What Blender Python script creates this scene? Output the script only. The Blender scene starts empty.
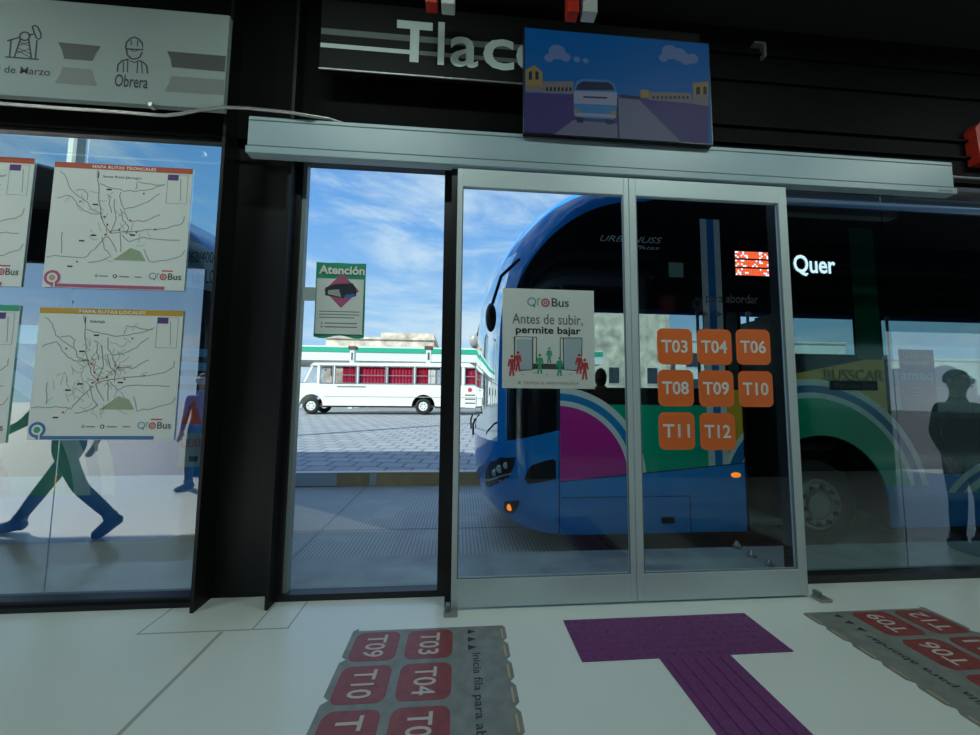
import bpy, bmesh, math, random
from mathutils import Vector, Matrix, noise
random.seed(7)
sc = bpy.context.scene
FILL_LAMP = 21  # energy of the fill lamps added under the ceiling
COL = sc.collection
PI = math.pi

# ---------------------------------------------------------------- camera
YAW, PIT, ROL, FPX, CAMH = 0.0794, 0.0778, 0.00893, 365.0, 1.45
_f = Vector((math.sin(YAW)*math.cos(PIT), math.cos(YAW)*math.cos(PIT), math.sin(PIT)))
_r = Vector((math.cos(YAW), -math.sin(YAW), 0)); _u = _r.cross(_f)
CR = math.cos(ROL)*_r + math.sin(ROL)*_u
CU = -math.sin(ROL)*_r + math.cos(ROL)*_u
cam = bpy.data.cameras.new('camera'); cam.sensor_width = 36; cam.lens = FPX/980*36
cam.clip_start = .02; cam.clip_end = 500
co = bpy.data.objects.new('camera', cam); COL.objects.link(co)
M = Matrix((CR, CU, -_f)).transposed().to_4x4(); M.translation = (0, 0, CAMH)
co.matrix_world = M; sc.camera = co

def ray(px, py): return CR*((px-490)/FPX) - CU*((py-367.5)/FPX) + _f
def P(px, py, Y):
    d = ray(px, py); t = Y/d.y
    return (d.x*t, CAMH+d.z*t)
def G(px, py, z=0.0):
    d = ray(px, py); t = (z-CAMH)/d.z
    return (d.x*t, d.y*t)

# ---------------------------------------------------------------- materials
def newmat(name):
    m = bpy.data.materials.new(name); m.use_nodes = True
    return m, m.node_tree, m.node_tree.nodes['Principled BSDF']
def mat(name, col, rough=.5, metal=0, spec=.5, emit=None, es=1, noise_amt=0, nscale=20, bump=0, bscale=60):
    m, t, b = newmat(name)
    b.inputs['Base Color'].default_value = (*col, 1)
    b.inputs['Roughness'].default_value = rough
    b.inputs['Metallic'].default_value = metal
    b.inputs['Specular IOR Level'].default_value = spec
    if emit:
        b.inputs['Emission Color'].default_value = (*emit, 1); b.inputs['Emission Strength'].default_value = es
    if noise_amt or bump:
        tc = t.nodes.new('ShaderNodeTexCoord')
    if noise_amt:
        n = t.nodes.new('ShaderNodeTexNoise'); n.inputs['Scale'].default_value = nscale; n.inputs['Detail'].default_value = 5
        t.links.new(tc.outputs['Object'], n.inputs['Vector'])
        r = t.nodes.new('ShaderNodeMapRange'); r.inputs[1].default_value = .3; r.inputs[2].default_value = .7
        r.inputs[3].default_value = 1-noise_amt; r.inputs[4].default_value = 1+noise_amt*.6
        t.links.new(n.outputs[0], r.inputs[0])
        mx = t.nodes.new('ShaderNodeVectorMath'); mx.operation = 'SCALE'; mx.inputs[0].default_value = col
        t.links.new(r.outputs[0], mx.inputs['Scale']); t.links.new(mx.outputs[0], b.inputs['Base Color'])
    if bump:
        n2 = t.nodes.new('ShaderNodeTexNoise'); n2.inputs['Scale'].default_value = bscale
        t.links.new(tc.outputs['Object'], n2.inputs['Vector'])
        bp = t.nodes.new('ShaderNodeBump'); bp.inputs['Strength'].default_value = bump; bp.inputs['Distance'].default_value = .01
        t.links.new(n2.outputs[0], bp.inputs['Height']); t.links.new(bp.outputs[0], b.inputs['Normal'])
    return m

class X:                                   # tiny expression compiler for shader maths
    t = None
    def __init__(s, sock): s.s = sock
    @staticmethod
    def op(o, *a):
        n = X.t.nodes.new('ShaderNodeMath'); n.operation = o
        for i, v in enumerate(a):
            if isinstance(v, X): X.t.links.new(v.s, n.inputs[i])
            else: n.inputs[i].default_value = v
        return X(n.outputs[0])
    def __add__(s, o): return X.op('ADD', s, o)
    def __sub__(s, o): return X.op('SUBTRACT', s, o)
    def __mul__(s, o): return X.op('MULTIPLY', s, o)
    def lt(s, o): return X.op('LESS_THAN', s, o)
    def gt(s, o): return X.op('GREATER_THAN', s, o)
    def btw(s, a, b): return s.gt(a)*s.lt(b)
def dist(x, z, cx, cz): return X.op('SQRT', (x-cx)*(x-cx)+(z-cz)*(z-cz))
def mixc(f, a, b):
    n = X.t.nodes.new('ShaderNodeMix'); n.data_type = 'RGBA'
    X.t.links.new(f.s, n.inputs[0])
    for i, v in ((6, a), (7, b)):
        if isinstance(v, X): X.t.links.new(v.s, n.inputs[i])
        else: n.inputs[i].default_value = (*v, 1)
    return X(n.outputs[2])
def coords(kind='Object'):
    tc = X.t.nodes.new('ShaderNodeTexCoord'); sp = X.t.nodes.new('ShaderNodeSeparateXYZ')
    X.t.links.new(tc.outputs[kind], sp.inputs[0])
    return X(sp.outputs[0]), X(sp.outputs[1]), X(sp.outputs[2]), tc

def glass(name, tint, refl, rough=0.0):
    m = bpy.data.materials.new(name); m.use_nodes = True; t = m.node_tree
    t.nodes.clear(); o = t.nodes.new('ShaderNodeOutputMaterial')
    tr = t.nodes.new('ShaderNodeBsdfTransparent'); tr.inputs[0].default_value = (*tint, 1)
    gl = t.nodes.new('ShaderNodeBsdfGlossy'); gl.inputs['Roughness'].default_value = rough; gl.inputs[0].default_value = (.95, 1, 1, 1)
    fr = t.nodes.new('ShaderNodeFresnel'); fr.inputs[0].default_value = 1.5
    X.t = t; ge = t.nodes.new('ShaderNodeNewGeometry')
    f = X.op('MINIMUM', X(fr.outputs[0])*refl, .95)*(X.op('SUBTRACT', 1.0, X(ge.outputs['Backfacing'])))
    mx = t.nodes.new('ShaderNodeMixShader')
    t.links.new(f.s, mx.inputs[0]); t.links.new(tr.outputs[0], mx.inputs[1]); t.links.new(gl.outputs[0], mx.inputs[2])
    t.links.new(mx.outputs[0], o.inputs[0])
    return m

BLUE = (.015, .25, .72); OCHRE = (.72, .44, .05); GREEN = (.0, .40, .23); MAG = (.6, .03, .32); WHT = (.72, .78, .78); BLK = (.006, .007, .009)
m_black = mat('black_steel_paint', (.008, .008, .009), .45, 0, .35, noise_amt=.3)
m_panel = mat('black_wall_panel', (.003, .003, .0035), .7, 0, .12, noise_amt=.4, nscale=6, bump=.1, bscale=8)
m_ceil = mat('black_ceiling_paint', (.006, .006, .006), .8)
m_frame = mat('black_window_frame', (.014, .014, .015), .35)
m_alu = mat('brushed_aluminium', (.62, .72, .74), .42, .1)
m_cover = mat('grey_powder_coat', (.34, .45, .5), .4, 0, .5, noise_amt=.05, nscale=3)
m_groove = mat('shadow_gap_grey', (.17, .21, .22), .5)
m_conduit = mat('galvanised_steel', (.42, .42, .4), .35, .7)
m_paper = mat('white_printed_paper', (.72, .78, .75), .6)
m_signw = mat('white_sign_board', (.25, .31, .30), .6)
m_dk = mat('dark_print', (.02, .025, .04), .6)
m_dgrey = mat('dark_grey_print', (.06, .065, .065), .6)
m_mgrey = mat('mid_grey_print', (.17, .19, .185), .6)
m_lgrey = mat('light_grey_print', (.38, .42, .41), .6)
m_road_l = mat('map_road_print', (.27, .32, .3), .6)
m_redp = mat('red_print', (.55, .05, .06), .6)
m_titlered = mat('brick_red_print', (.5, .09, .04), .6)
m_titley = mat('yellow_print', (.55, .34, .04), .6)
m_titleg = mat('green_print', (.03, .36, .2), .6)
m_pink = mat('magenta_print', (.45, .1, .22), .6)
m_bluep = mat('blue_print', (.04, .17, .42), .6)
m_lblue = mat('pale_blue_print', (.4, .52, .58), .6)
m_teal = mat('teal_print', (.16, .36, .45), .6)
m_purp = mat('purple_print', (.09, .04, .2), .6)
m_maggr = mat('map_green_print', (.32, .42, .27), .6)
m_orange = mat('orange_vinyl', (.95, .19, .04), .5)
m_wvinyl = mat('white_vinyl', (.85, .85, .82), .5)
m_greenp = mat('person_green_print', (.05, .38, .2), .6)
m_sand = mat('sand_print', (.5, .36, .2), .6)
m_letter = mat('station_letter_white', (.5, .6, .58), .5)
m_stripe = mat('station_stripe_grey', (.1, .13, .125), .5)
m_tile = mat('purple_tactile_rubber', (.16, .042, .155), .45, 0, .4, noise_amt=.25, nscale=60)
m_backing = mat('worn_grey_floor_vinyl', (.2, .215, .195), .4, 0, .5, noise_amt=.2, nscale=14)
m_fred = mat('worn_red_floor_vinyl', (.25, .05, .045), .4, 0, .5, noise_amt=.2, nscale=20)
m_fwhite = mat('worn_white_floor_vinyl', (.52, .46, .42), .5)
m_rubber = mat('tyre_rubber', (.015, .015, .015), .8)
m_rim = mat('steel_rim', (.4, .4, .38), .4, .5)
m_dark = mat('dark_plastic', (.01, .01, .012), .35)
m_lamp = mat('headlamp_glass', (.55, .6, .62), .1, .6)
m_amber = mat('amber_lamp_lit', (.8, .25, .03), .3, emit=(1, .25, .02), es=.8)
m_seat = mat('seat_fabric', (.02, .022, .03), .8)
m_inter = mat('bus_interior_grey', (.1, .11, .11), .7)
m_pole = mat('bus_handrail', (.5, .52, .5), .3, .4)
m_win1 = glass('green_tinted_pane', (.80, .92, .9), 7.0)
m_win3 = glass('smoke_tinted_pane', (.72, .82, .8), 2.4)
m_win2 = glass('clear_pane', (.9, .96, .96), 1.4)
m_busg = glass('bus_side_glass', (.58, .68, .68), 2.0)
m_shield = glass('windshield_glass', (.18, .22, .22), 7.0)
m_ledr = mat('led_red', (.5, .05, .02), .5, emit=(1, .12, .04), es=1.3)
m_ledw = mat('led_white', (.6, .6, .6), .5, emit=(.75, .85, 1), es=1.5)
m_red = mat('red_plastic', (.5, .03, .015), .4)
m_wbox = mat('white_plastic', (.5, .53, .52), .4)
m_cream = mat('white_minibus_paint', (.85, .84, .76), .3, noise_amt=.05)
m_curtain = mat('red_curtain_cloth', (.75, .03, .08), .8, noise_amt=.3, nscale=40)
m_mglass = glass('minibus_window_glass', (.85, .85, .85), 1.0)
m_cang = mat('canopy_green', (.02, .4, .24), .4)
m_canw = mat('canopy_white', (.75, .78, .74), .5)

# ---------------------------------------------------------------- builders
def wm(o): return (wm(o.parent) @ o.matrix_parent_inverse if o.parent else Matrix()) @ o.matrix_basis
class MB:
    def __init__(s): s.bm = bmesh.new()
    def box(s, x0, x1, y0, y1, z0, z1, bev=0):
        r = bmesh.ops.create_cube(s.bm, size=1)['verts']
        for v in r:
            v.co = Vector(((x0+x1)/2+v.co.x*(x1-x0), (y0+y1)/2+v.co.y*(y1-y0), (z0+z1)/2+v.co.z*(z1-z0)))
        if bev:
            es = list({e for v in r for e in v.link_edges})
            bmesh.ops.bevel(s.bm, geom=es, offset=bev, segments=2, affect='EDGES', profile=.5)
        return s
    def prism(s, pts, axis, a, b):
        # pts 2D extruded along axis from a to b
        def mk(p, w):
            return {'x': (w, p[0], p[1]), 'y': (p[0], w, p[1]), 'z': (p[0], p[1], w)}[axis]
        A = [s.bm.verts.new(mk(p, a)) for p in pts]; B = [s.bm.verts.new(mk(p, b)) for p in pts]
        n = len(pts); s.bm.faces.new(A); s.bm.faces.new(B[::-1])
        for i in range(n): s.bm.faces.new((A[i], B[i], B[(i+1) % n], A[(i+1) % n]))
        return s
    def cyl(s, c, r, h, axis='z', n=24, r2=None):
        m = {'z': Matrix(), 'y': Matrix.Rotation(-PI/2, 4, 'X'), 'x': Matrix.Rotation(PI/2, 4, 'Y')}[axis]
        bmesh.ops.create_cone(s.bm, cap_ends=True, segments=n, radius1=r, radius2=r if r2 is None else r2, depth=h, matrix=Matrix.Translation(c) @ m)
        return s
    def ball(s, c, r, sx=1, sy=1, sz=1, n=12):
        bmesh.ops.create_uvsphere(s.bm, u_segments=n*2, v_segments=n, radius=r, matrix=Matrix.Translation(c) @ Matrix.Diagonal((sx, sy, sz, 1)))
        return s
    def torus(s, c, R, r, axis='y', n=28, k=8):
        rings = []
        for i in range(n):
            a = 2*PI*i/n; row = []
            for j in range(k):
                b = 2*PI*j/k; q = R+r*math.cos(b); w = r*math.sin(b)
                p = {'y': (q*math.cos(a), w, q*math.sin(a)), 'z': (q*math.cos(a), q*math.sin(a), w), 'x': (w, q*math.cos(a), q*math.sin(a))}[axis]
                row.append(s.bm.verts.new(Vector(c)+Vector(p)))
            rings.append(row)
        for i in range(n):
            for j in range(k):
                s.bm.faces.new((rings[i][j], rings[(i+1) % n][j], rings[(i+1) % n][(j+1) % k], rings[i][(j+1) % k]))
        return s
    def tube(s, pts, r, n=10):
        pts = [Vector(p) for p in pts]; prev = None; rings = []
        for i, p in enumerate(pts):
            d = (pts[min(i+1, len(pts)-1)]-pts[max(i-1, 0)]).normalized()
            a = d.cross(Vector((0, 0, 1)) if abs(d.z) < .9 else Vector((1, 0, 0))).normalized()
            if prev is not None and a.dot(prev) < 0: a = -a
            prev = a; b = d.cross(a)
            rr = r[i] if isinstance(r, (list, tuple)) else r
            rings.append([s.bm.verts.new(p+rr*(a*math.cos(2*PI*k/n)+b*math.sin(2*PI*k/n))) for k in range(n)])
        for i in range(len(rings)-1):
            for k in range(n): s.bm.faces.new((rings[i][k], rings[i][(k+1) % n], rings[i+1][(k+1) % n], rings[i+1][k]))
        s.bm.faces.new(rings[0]); s.bm.faces.new(rings[-1][::-1])
        return s
    def build(s, name, m, parent=None, smooth=False, nrm=True):
        me = bpy.data.meshes.new(name)
        if nrm: bmesh.ops.recalc_face_normals(s.bm, faces=s.bm.faces)
        if smooth:
            for f in s.bm.faces: f.smooth = True
            for e in s.bm.edges:
                if len(e.link_faces) == 2 and e.calc_face_angle(0) > .7: e.smooth = False
        s.bm.to_mesh(me); s.bm.free()
        if m: me.materials.append(m)
        o = bpy.data.objects.new(name, me); COL.objects.link(o)
        if parent:
            o.parent = parent
            o.matrix_parent_inverse = wm(parent).inverted()
        return o
def tag(o, label, cat, group=None, kind=None):
    if label: o['label'] = label
    if cat: o['category'] = cat
    if group: o['group'] = group
    if kind: o['kind'] = kind
    return o
def empty(name, loc, label=None, cat=None, group=None, kind=None):
    o = bpy.data.objects.new(name, None); o.empty_display_size = .1; COL.objects.link(o); o.location = loc
    return tag(o, label, cat, group, kind)
def struct(name, mb, m): o = mb.build(name, m); o['kind'] = 'structure'; return o
def copy_tree(o, parent=None):
    c = o.copy(); COL.objects.link(c)
    if parent: c.parent = parent
    for ch in [q for q in bpy.data.objects if q.parent == o]: copy_tree(ch, c)
    return c

# text to flat outline, cached
_tc = {}
def text_mesh(s, bold=0.0, shear=0.0):
    k = (s, bold, shear)
    if k not in _tc:
        cu = bpy.data.curves.new('t', 'FONT'); cu.body = s; cu.offset = bold; cu.shear = shear; cu.resolution_u = 3
        ob = bpy.data.objects.new('t', cu); COL.objects.link(ob)
        dg = bpy.context.evaluated_depsgraph_get(); dg.update()
        me = bpy.data.meshes.new_from_object(ob.evaluated_get(dg))
        vs = [tuple(v.co) for v in me.vertices]; fs = [tuple(p.vertices) for p in me.polygons]
        bpy.data.objects.remove(ob); bpy.data.curves.remove(cu); bpy.data.meshes.remove(me)
        x0 = min(v[0] for v in vs); x1 = max(v[0] for v in vs); y0 = min(v[1] for v in vs); y1 = max(v[1] for v in vs)
        _tc[k] = ([((v[0]-x0)/(x1-x0), (v[1]-y0)/(y1-y0)) for v in vs], fs, (x1-x0)/(y1-y0))
    return _tc[k]
class Draw:
    """flat print on a plane; frame(u,v,h) -> world, h = height over the sheet"""
    def __init__(s, parent, fr): s.p = parent; s.fr = fr; s.g = {}
    def add(s, name, m, vs, fs, h, parent=None):
        g = s.g.setdefault((name, m.name, parent.name if parent else ''), (name.split('#')[0], m, [], [], parent))
        b = len(g[2]); g[2].extend(s.fr(u, v, h) for u, v in vs); g[3].extend(tuple(b+i for i in f) for f in fs)
    def poly(s, name, m, pts, h=.001, parent=None): s.add(name, m, pts, [tuple(range(len(pts)))], h, parent)
    def rect(s, name, m, u0, v0, u1, v1, h=.001, parent=None): s.poly(name, m, [(u0, v0), (u1, v0), (u1, v1), (u0, v1)], h, parent)
    def rrect(s, name, m, u0, v0, u1, v1, r, h=.001, parent=None): s.poly(name, m, rr(u0, v0, u1, v1, r), h, parent)
    def circ(s, name, m, c, r, h=.001, n=24, parent=None, ry=None):
        s.poly(name, m, [(c[0]+r*math.cos(2*PI*i/n), c[1]+(ry or r)*math.sin(2*PI*i/n)) for i in range(n)], h, parent)
    def ring(s, name, m, c, r, w, h=.001, n=28, a0=0, a1=2*PI, ry=None):
        s.line(name, m, [(c[0]+r*math.cos(a0+(a1-a0)*i/n), c[1]+(ry or r)*math.sin(a0+(a1-a0)*i/n)) for i in range(n+1)], w, h)
    def line(s, name, m, pts, w, h=.001, parent=None):
        vs = []; fs = []
        for i, p in enumerate(pts):
            a = pts[max(i-1, 0)]; b = pts[min(i+1, len(pts)-1)]
            dx, dy = b[0]-a[0], b[1]-a[1]; L = math.hypot(dx, dy) or 1
            nx, ny = -dy/L*w/2, dx/L*w/2
            vs += [(p[0]+nx, p[1]+ny), (p[0]-nx, p[1]-ny)]
        for i in range(len(pts)-1): fs.append((2*i, 2*i+1, 2*i+3, 2*i+2))
        s.add(name, m, vs, fs, h, parent)
    def text(s, name, m, st, u0, v0, u1, v1, h=.0015, bold=0.0, parent=None, shear=0):
        vs, fs, _ = text_mesh(st, bold, shear)
        s.add(name, m, [(u0+(u1-u0)*a, v0+(v1-v0)*b) for a, b in vs], fs, h, parent)
    def done(s):
        out = {}
        for (nm0, mn, pn), (name, m, vs, fs, par) in s.g.items():
            me = bpy.data.meshes.new(name); me.from_pydata([Vector(v) for v in vs], [], fs); me.materials.append(m)
            o = bpy.data.objects.new(name, me); COL.objects.link(o); par = par or s.p; o.parent = par
            o.matrix_parent_inverse = wm(par).inverted(); out[(name, mn)] = o
        return out
def rr(u0, v0, u1, v1, r, n=6):
    pts = []
    for cx, cy, a in ((u1-r, v1-r, 0), (u0+r, v1-r, PI/2), (u0+r, v0+r, PI), (u1-r, v0+r, 1.5*PI)):
        for i in range(n+1): b = a+PI/2*i/n; pts.append((cx+r*math.cos(b), cy+r*math.sin(b)))
    return pts
def facade(Y): return lambda u, v, h: (u, Y-h, v)

# ---------------------------------------------------------------- world and sun
w = bpy.data.worlds.new('sky'); sc.world = w; w.use_nodes = True; t = w.node_tree; X.t = t
bg = t.nodes['Background']; x, y, z, tc = coords('Generated')
ramp = t.nodes.new('ShaderNodeValToRGB'); t.links.new(z.s, ramp.inputs[0])
cr = ramp.color_ramp; cr.elements[0].position = 0.0; cr.elements[0].color = (.52, .72, .92, 1)
cr.elements[1].position = .75; cr.elements[1].color = (.09, .24, .62, 1)
e = cr.elements.new(.18); e.color = (.36, .60, .92, 1); e = cr.elements.new(.42); e.color = (.19, .43, .86, 1)
mp = t.nodes.new('ShaderNodeMapping'); t.links.new(tc.outputs['Generated'], mp.inputs[0]); mp.inputs['Scale'].default_value = (1, 1.2, 3.6)
mp.inputs['Rotation'].default_value = (0, .35, .2)
n1 = t.nodes.new('ShaderNodeTexNoise'); n1.inputs['Scale'].default_value = 2.6; n1.inputs['Detail'].default_value = 9; n1.inputs['Roughness'].default_value = .62; n1.inputs['Distortion'].default_value = .5
t.links.new(mp.outputs[0], n1.inputs[0])
cm = t.nodes.new('ShaderNodeMapRange'); cm.interpolation_type = 'SMOOTHSTEP'; cm.inputs[1].default_value = .40; cm.inputs[2].default_value = .68; cm.inputs[4].default_value = .8
t.links.new(n1.outputs[0], cm.inputs[0])
t.links.new(mixc(X(cm.outputs[0]), X(ramp.outputs[0]), (.78, .86, .95)).s, bg.inputs[0])
bg.inputs[1].default_value = .92
sun = bpy.data.lights.new('sun', 'SUN'); sun.energy = 6.2; sun.angle = .01; sun.color = (1, .95, .86)
so = bpy.data.objects.new('sun', sun); COL.objects.link(so)
EL = math.radians(36.5); AZ = math.radians(55)
sd = Vector((math.sin(AZ)*math.cos(EL), math.cos(AZ)*math.cos(EL), -math.sin(EL)))
so.rotation_euler = sd.to_track_quat('-Z', 'Y').to_euler(); so.location = (-6, -8, 9)

# ---------------------------------------------------------------- floor, ceiling, walls
m, t, b = newmat('polished_pale_floor'); X.t = t; x, y, z, tc = coords()
n = t.nodes.new('ShaderNodeTexNoise'); n.inputs['Scale'].default_value = 1.3; n.inputs['Detail'].default_value = 8
n2 = t.nodes.new('ShaderNodeTexNoise'); n2.inputs['Scale'].default_value = 160
for q in (n, n2): t.links.new(tc.outputs['Object'], q.inputs[0])
f = X.op('SMOOTH_MIN', X(n.outputs[0]), .75, .1)
c = mixc(X.op('MULTIPLY', X(n.outputs[0]), 1.0), (.74, .78, .74), (.66, .7, .66))
c = mixc(X(n2.outputs[0]).gt(.66)*.25, c, (.3, .3, .27))
wob = (X(n.outputs[0])-.5)*.02
crack = X.op('ABSOLUTE', (x+wob)+1.43).lt(.011)*y.lt(2.47)
ln2 = X.op('ABSOLUTE', y-2.48).lt(.006)*x.btw(-1.93, -1.04)
ln3 = X.op('ABSOLUTE', x+1.92).lt(.006)*y.gt(2.48); ln4 = X.op('ABSOLUTE', x+1.05).lt(.006)*y.gt(2.48); ln5 = X.op('ABSOLUTE', x+1.26).lt(.006)*y.gt(2.48)
lines = X.op('MINIMUM', crack+ln2+ln3+ln4+ln5, 1.0)
c = mixc(lines*.55, c, (.16, .13, .11))
t.links.new(c.s, b.inputs['Base Color']); b.inputs['Roughness'].default_value = .16
r_ = (X(n.outputs[0])*.16)+.1; t.links.new(r_.s, b.inputs['Roughness'])
m_floor = m
struct('floor', MB().box(-14, 14, -1.35, 2.93, -.3, 0), m_floor)
m_ledge = mat('grey_platform_concrete', (.3, .33, .33), .55, noise_amt=.25, nscale=3)
struct('ledge', MB().box(-16, 14, 2.93, 3.49, -.3, 0), m_ledge)
struct('ceiling', MB().box(-14, 14, -1.25, 3.0, 4.72, 4.78), m_ceil)
struct('wall_front', MB().box(-14, 14, 2.80, 2.86, 3.40, 4.72), m_panel)
mb = MB()
for zz in (3.62, 3.78, 4.2, 4.45): mb.box(2.05, 9.9, 2.775, 2.80, zz, zz+.02)
for zz in (3.36, 3.40): mb.box(-9, -1.77, 2.77, 2.80, zz, zz+.015)
struct('trim_1', mb, m_panel)
# side walls far away, back side partly closed
struct('wall_left', MB().box(-14.1, -14, -1.25, 2.8, 0, 4.72), m_panel)
struct('wall_right', MB().box(14, 14.1, -1.25, 2.8, 0, 4.72), m_panel)
struct('wall_back', MB().box(-4.7, 8.9, -1.35, -1.25, 0, 4.72).box(-14, -4.7, -1.35, -1.25, 3.75, 4.72).box(8.9, 14, -1.35, -1.25, 2.9, 4.72), m_panel)  # unseen; solid and open parts shaped to steer sun and reflections

def steel_column(x0, x1, y0, yw, label):
    o = empty('steel_column', ((x0+x1)/2, yw, 0), label, 'column')
    t_ = .022
    MB().box(x0, x0+t_, y0, 2.9, 0, 4.72).build('left_flange', m_black, o)
    MB().box(x1-t_, x1, y0, 2.9, 0, 4.72).build('right_flange', m_black, o)
    MB().box(x0+t_, x1-t_, yw, yw+.02, 0, 4.72).build('web', m_black, o)
steel_column(-1.765, -1.27, 2.68, 2.86, 'black steel channel column between the map window and the window with the green poster')

# windows --------------------------------------------------------------
def window(name, x0, x1, z0, z1, fw, joints, gm, Y=2.84, fd=(2.78, 2.86), bot=.06):
    o = empty(name, ((x0+x1)/2, Y, z0), kind='structure')
    mb = MB()
    mb.box(x0-fw, x0, fd[0], fd[1], 0, z1+fw); mb.box(x1, x1+fw, fd[0], fd[1], 0, z1+fw)
    mb.box(x0, x1, fd[0], fd[1], z1, z1+fw); mb.box(x0, x1, fd[0], fd[1], 0, z0)
    mb.build('window_frame', m_frame, o)
    xs = [x0]+joints+[x1]
    for a, b in zip(xs, xs[1:]):
        MB().box(a+(.004 if a != x0 else 0), b-(.004 if b != x1 else 0), Y-.005, Y+.005, z0, z1).build('glass_pane', gm, o)
    return o
window('window_1', -6.4, -1.8, .06, 3.365, .035, [-4.35, -2.81], m_win1)
window('window_2', -1.235, -.15, .045, 3.235, .06, [], m_win2)
window('window_3', 2.66, 7.5, .06, 3.27, .035, [3.695, 5.4], m_win3)
struct('trim_2', MB().box(-.09, -.035, 2.64, 2.79, 0, 3.33), m_frame)      # jamb beside the sliding door
struct('trim_3', MB().box(-1.27, 2.70, 2.78, 2.86, 3.295, 3.42), m_frame)
struct('trim_5', MB().box(-1.234, -1.205, 2.80, 2.855, .046, 3.234), mat('pale_window_seal', (.25, .3, .3), .4))
struct('baseboard_front', MB().box(-9, -1.77, 2.75, 2.78, 0, .03), m_black)

# sliding door leaves ---------------------------------------------------
def leaf(name, x0, x1, a, b):
    o = empty(name, ((x0+x1)/2, 2.62, 0), kind='structure')
    mb = MB()
    mb.box(x0, a, 2.60, 2.64, .015, 3.135, .003); mb.box(b, x1, 2.60, 2.64, .015, 3.135, .003)
    mb.box(a, b, 2.60, 2.64, .015, .20, .003); mb.box(a, b, 2.60, 2.64, 2.998, 3.135, .003)
    mb.build('leaf_frame', m_alu, o)
    MB().box(a-.002, b+.002, 2.617, 2.627, .195, 3.0).build('glass_pane', m_win2, o)
    g = MB()
    for (c0, c1) in ((a, a+.008), (b-.008, b)): g.box(c0, c1, 2.603, 2.617, .2, 2.998)
    g.box(a, b, 2.603, 2.617, .2, .207); g.build('glazing_seal', m_groove, o)
leaf('door_1', -.045, 1.262, -.008, 1.222)
leaf('door_2', 1.266, 2.565, 1.318, 2.497)

# operator cover --------------------------------------------------------
o = empty('door_operator_cover', (1.27, 2.7, 3.15), 'long grey metal cover box running above the sliding door', 'door track cover')
MB().box(-1.545, 4.08, 2.60, 2.668, 3.155, 3.44, .008).build('housing', m_cover, o); MB().box(-1.2, 3.9, 2.668, 2.78, 3.24, 3.42).build('mounting_rail', m_black, o)
g = MB()
for zz in (3.215, 3.405): g.box(-1.54, 4.075, 2.596, 2.60, zz, zz+.005)
g.build('groove', m_groove, o)
MB().box(-1.545, 4.08, 2.585, 2.60, 3.155, 3.205, .003).build('lower_lip', m_cover, o)
d = Draw(o, facade(2.584)); d.text('lettering', m_dk, 'dormakaba', 3.90, 3.168, 4.03, 3.184); d.done()

# floor guides ----------------------------------------------------------
for xx, lab in ((-.05, 'small grey metal floor guide at the left foot of the sliding door'), (2.62, 'small grey metal floor guide at the right foot of the sliding door')):
    o = empty('floor_guide', (xx, 2.57, 0), lab, 'door floor guide', 'floor guides of the sliding door')
    MB().box(xx-.04, xx+.05, 2.52, 2.6, 0, .022, .004).build('base_plate', m_conduit, o)
    MB().box(xx-.03, xx+.0, 2.55, 2.597, .022, .06, .004).build('guide_block', m_groove, o)

# conduit ---------------------------------------------------------------
pp = [(-60, 100), (0, 103.5), (60, 108), (120, 112), (150, 114.5), (165, 115.5), (180, 114), (200, 110), (222, 107.2), (250, 108.5), (290, 112.5), (310, 116)]
pts = []
for i, q in enumerate(pp):
    Y = 2.575; xx, zz = P(*q, Y); pts.append((xx, Y, zz))
o = empty('conduit_pipe', pts[0], 'thin galvanised conduit pipe running under the white route board', 'pipe')
MB().tube(pts+[(-1.0, 2.62, 3.47), (-.8, 2.7, 3.47)], .011).build('pipe', m_conduit, o, True)
MB().box(-2.19, -2.16, 2.56, 2.6, 3.43, 3.462, .003).build('pipe_clamp', m_conduit, o)
pts = [(4.07, 2.74, 3.42), (4.3, 2.74, 3.41), (6.5, 2.74, 3.40)]
tag(MB().tube(pts, .010).build('conduit_pipe', m_conduit, None, True), 'thin pale pipe leaving the right end of the grey door cover', 'pipe')

# ---------------------------------------------------------------- route board
o = empty('route_board', (-3, 2.6, 3.44), 'white route diagram board with pump jack and helmet worker icons', 'sign')
MB().box(-4.5, -1.72, 2.60, 2.64, 3.47, 4.20, .003).build('board', m_signw, o)
MB().box(-4.4, -4.3, 2.64, 2.80, 3.6, 4.1).box(-2, -1.9, 2.64, 2.80, 3.6, 4.1).build('mounting_bracket', m_black, o)
Yb = 2.6; d = Draw(o, facade(Yb))
K = 120/980
def zp(x, y): return P(x*K, y*K, Yb)
for nm, mm, q in (('route_band', m_dgrey, [(475, 345), (825, 378), (790, 430), (755, 498), (525, 480), (505, 405)]), ('route_band', m_mgrey, [(512, 548), (752, 568), (770, 640), (797, 705), (447, 678), (490, 610)])):
    d.poly(nm+'#'+mm.name, mm, [zp(*a) for a in q][::-1])
K2 = 320/980
def zq(x, y): return P(x*K2, y*K2, Yb)
d.poly('route_band#c', m_dgrey, [zq(*a) for a in [(512, 157), (692, 172), (688, 220), (527, 206), (522, 180)]][::-1])
d.poly('route_band#d', m_mgrey, [zq(*a) for a in [(524, 233), (688, 245), (685, 292), (503, 280), (518, 256)]][::-1])
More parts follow.
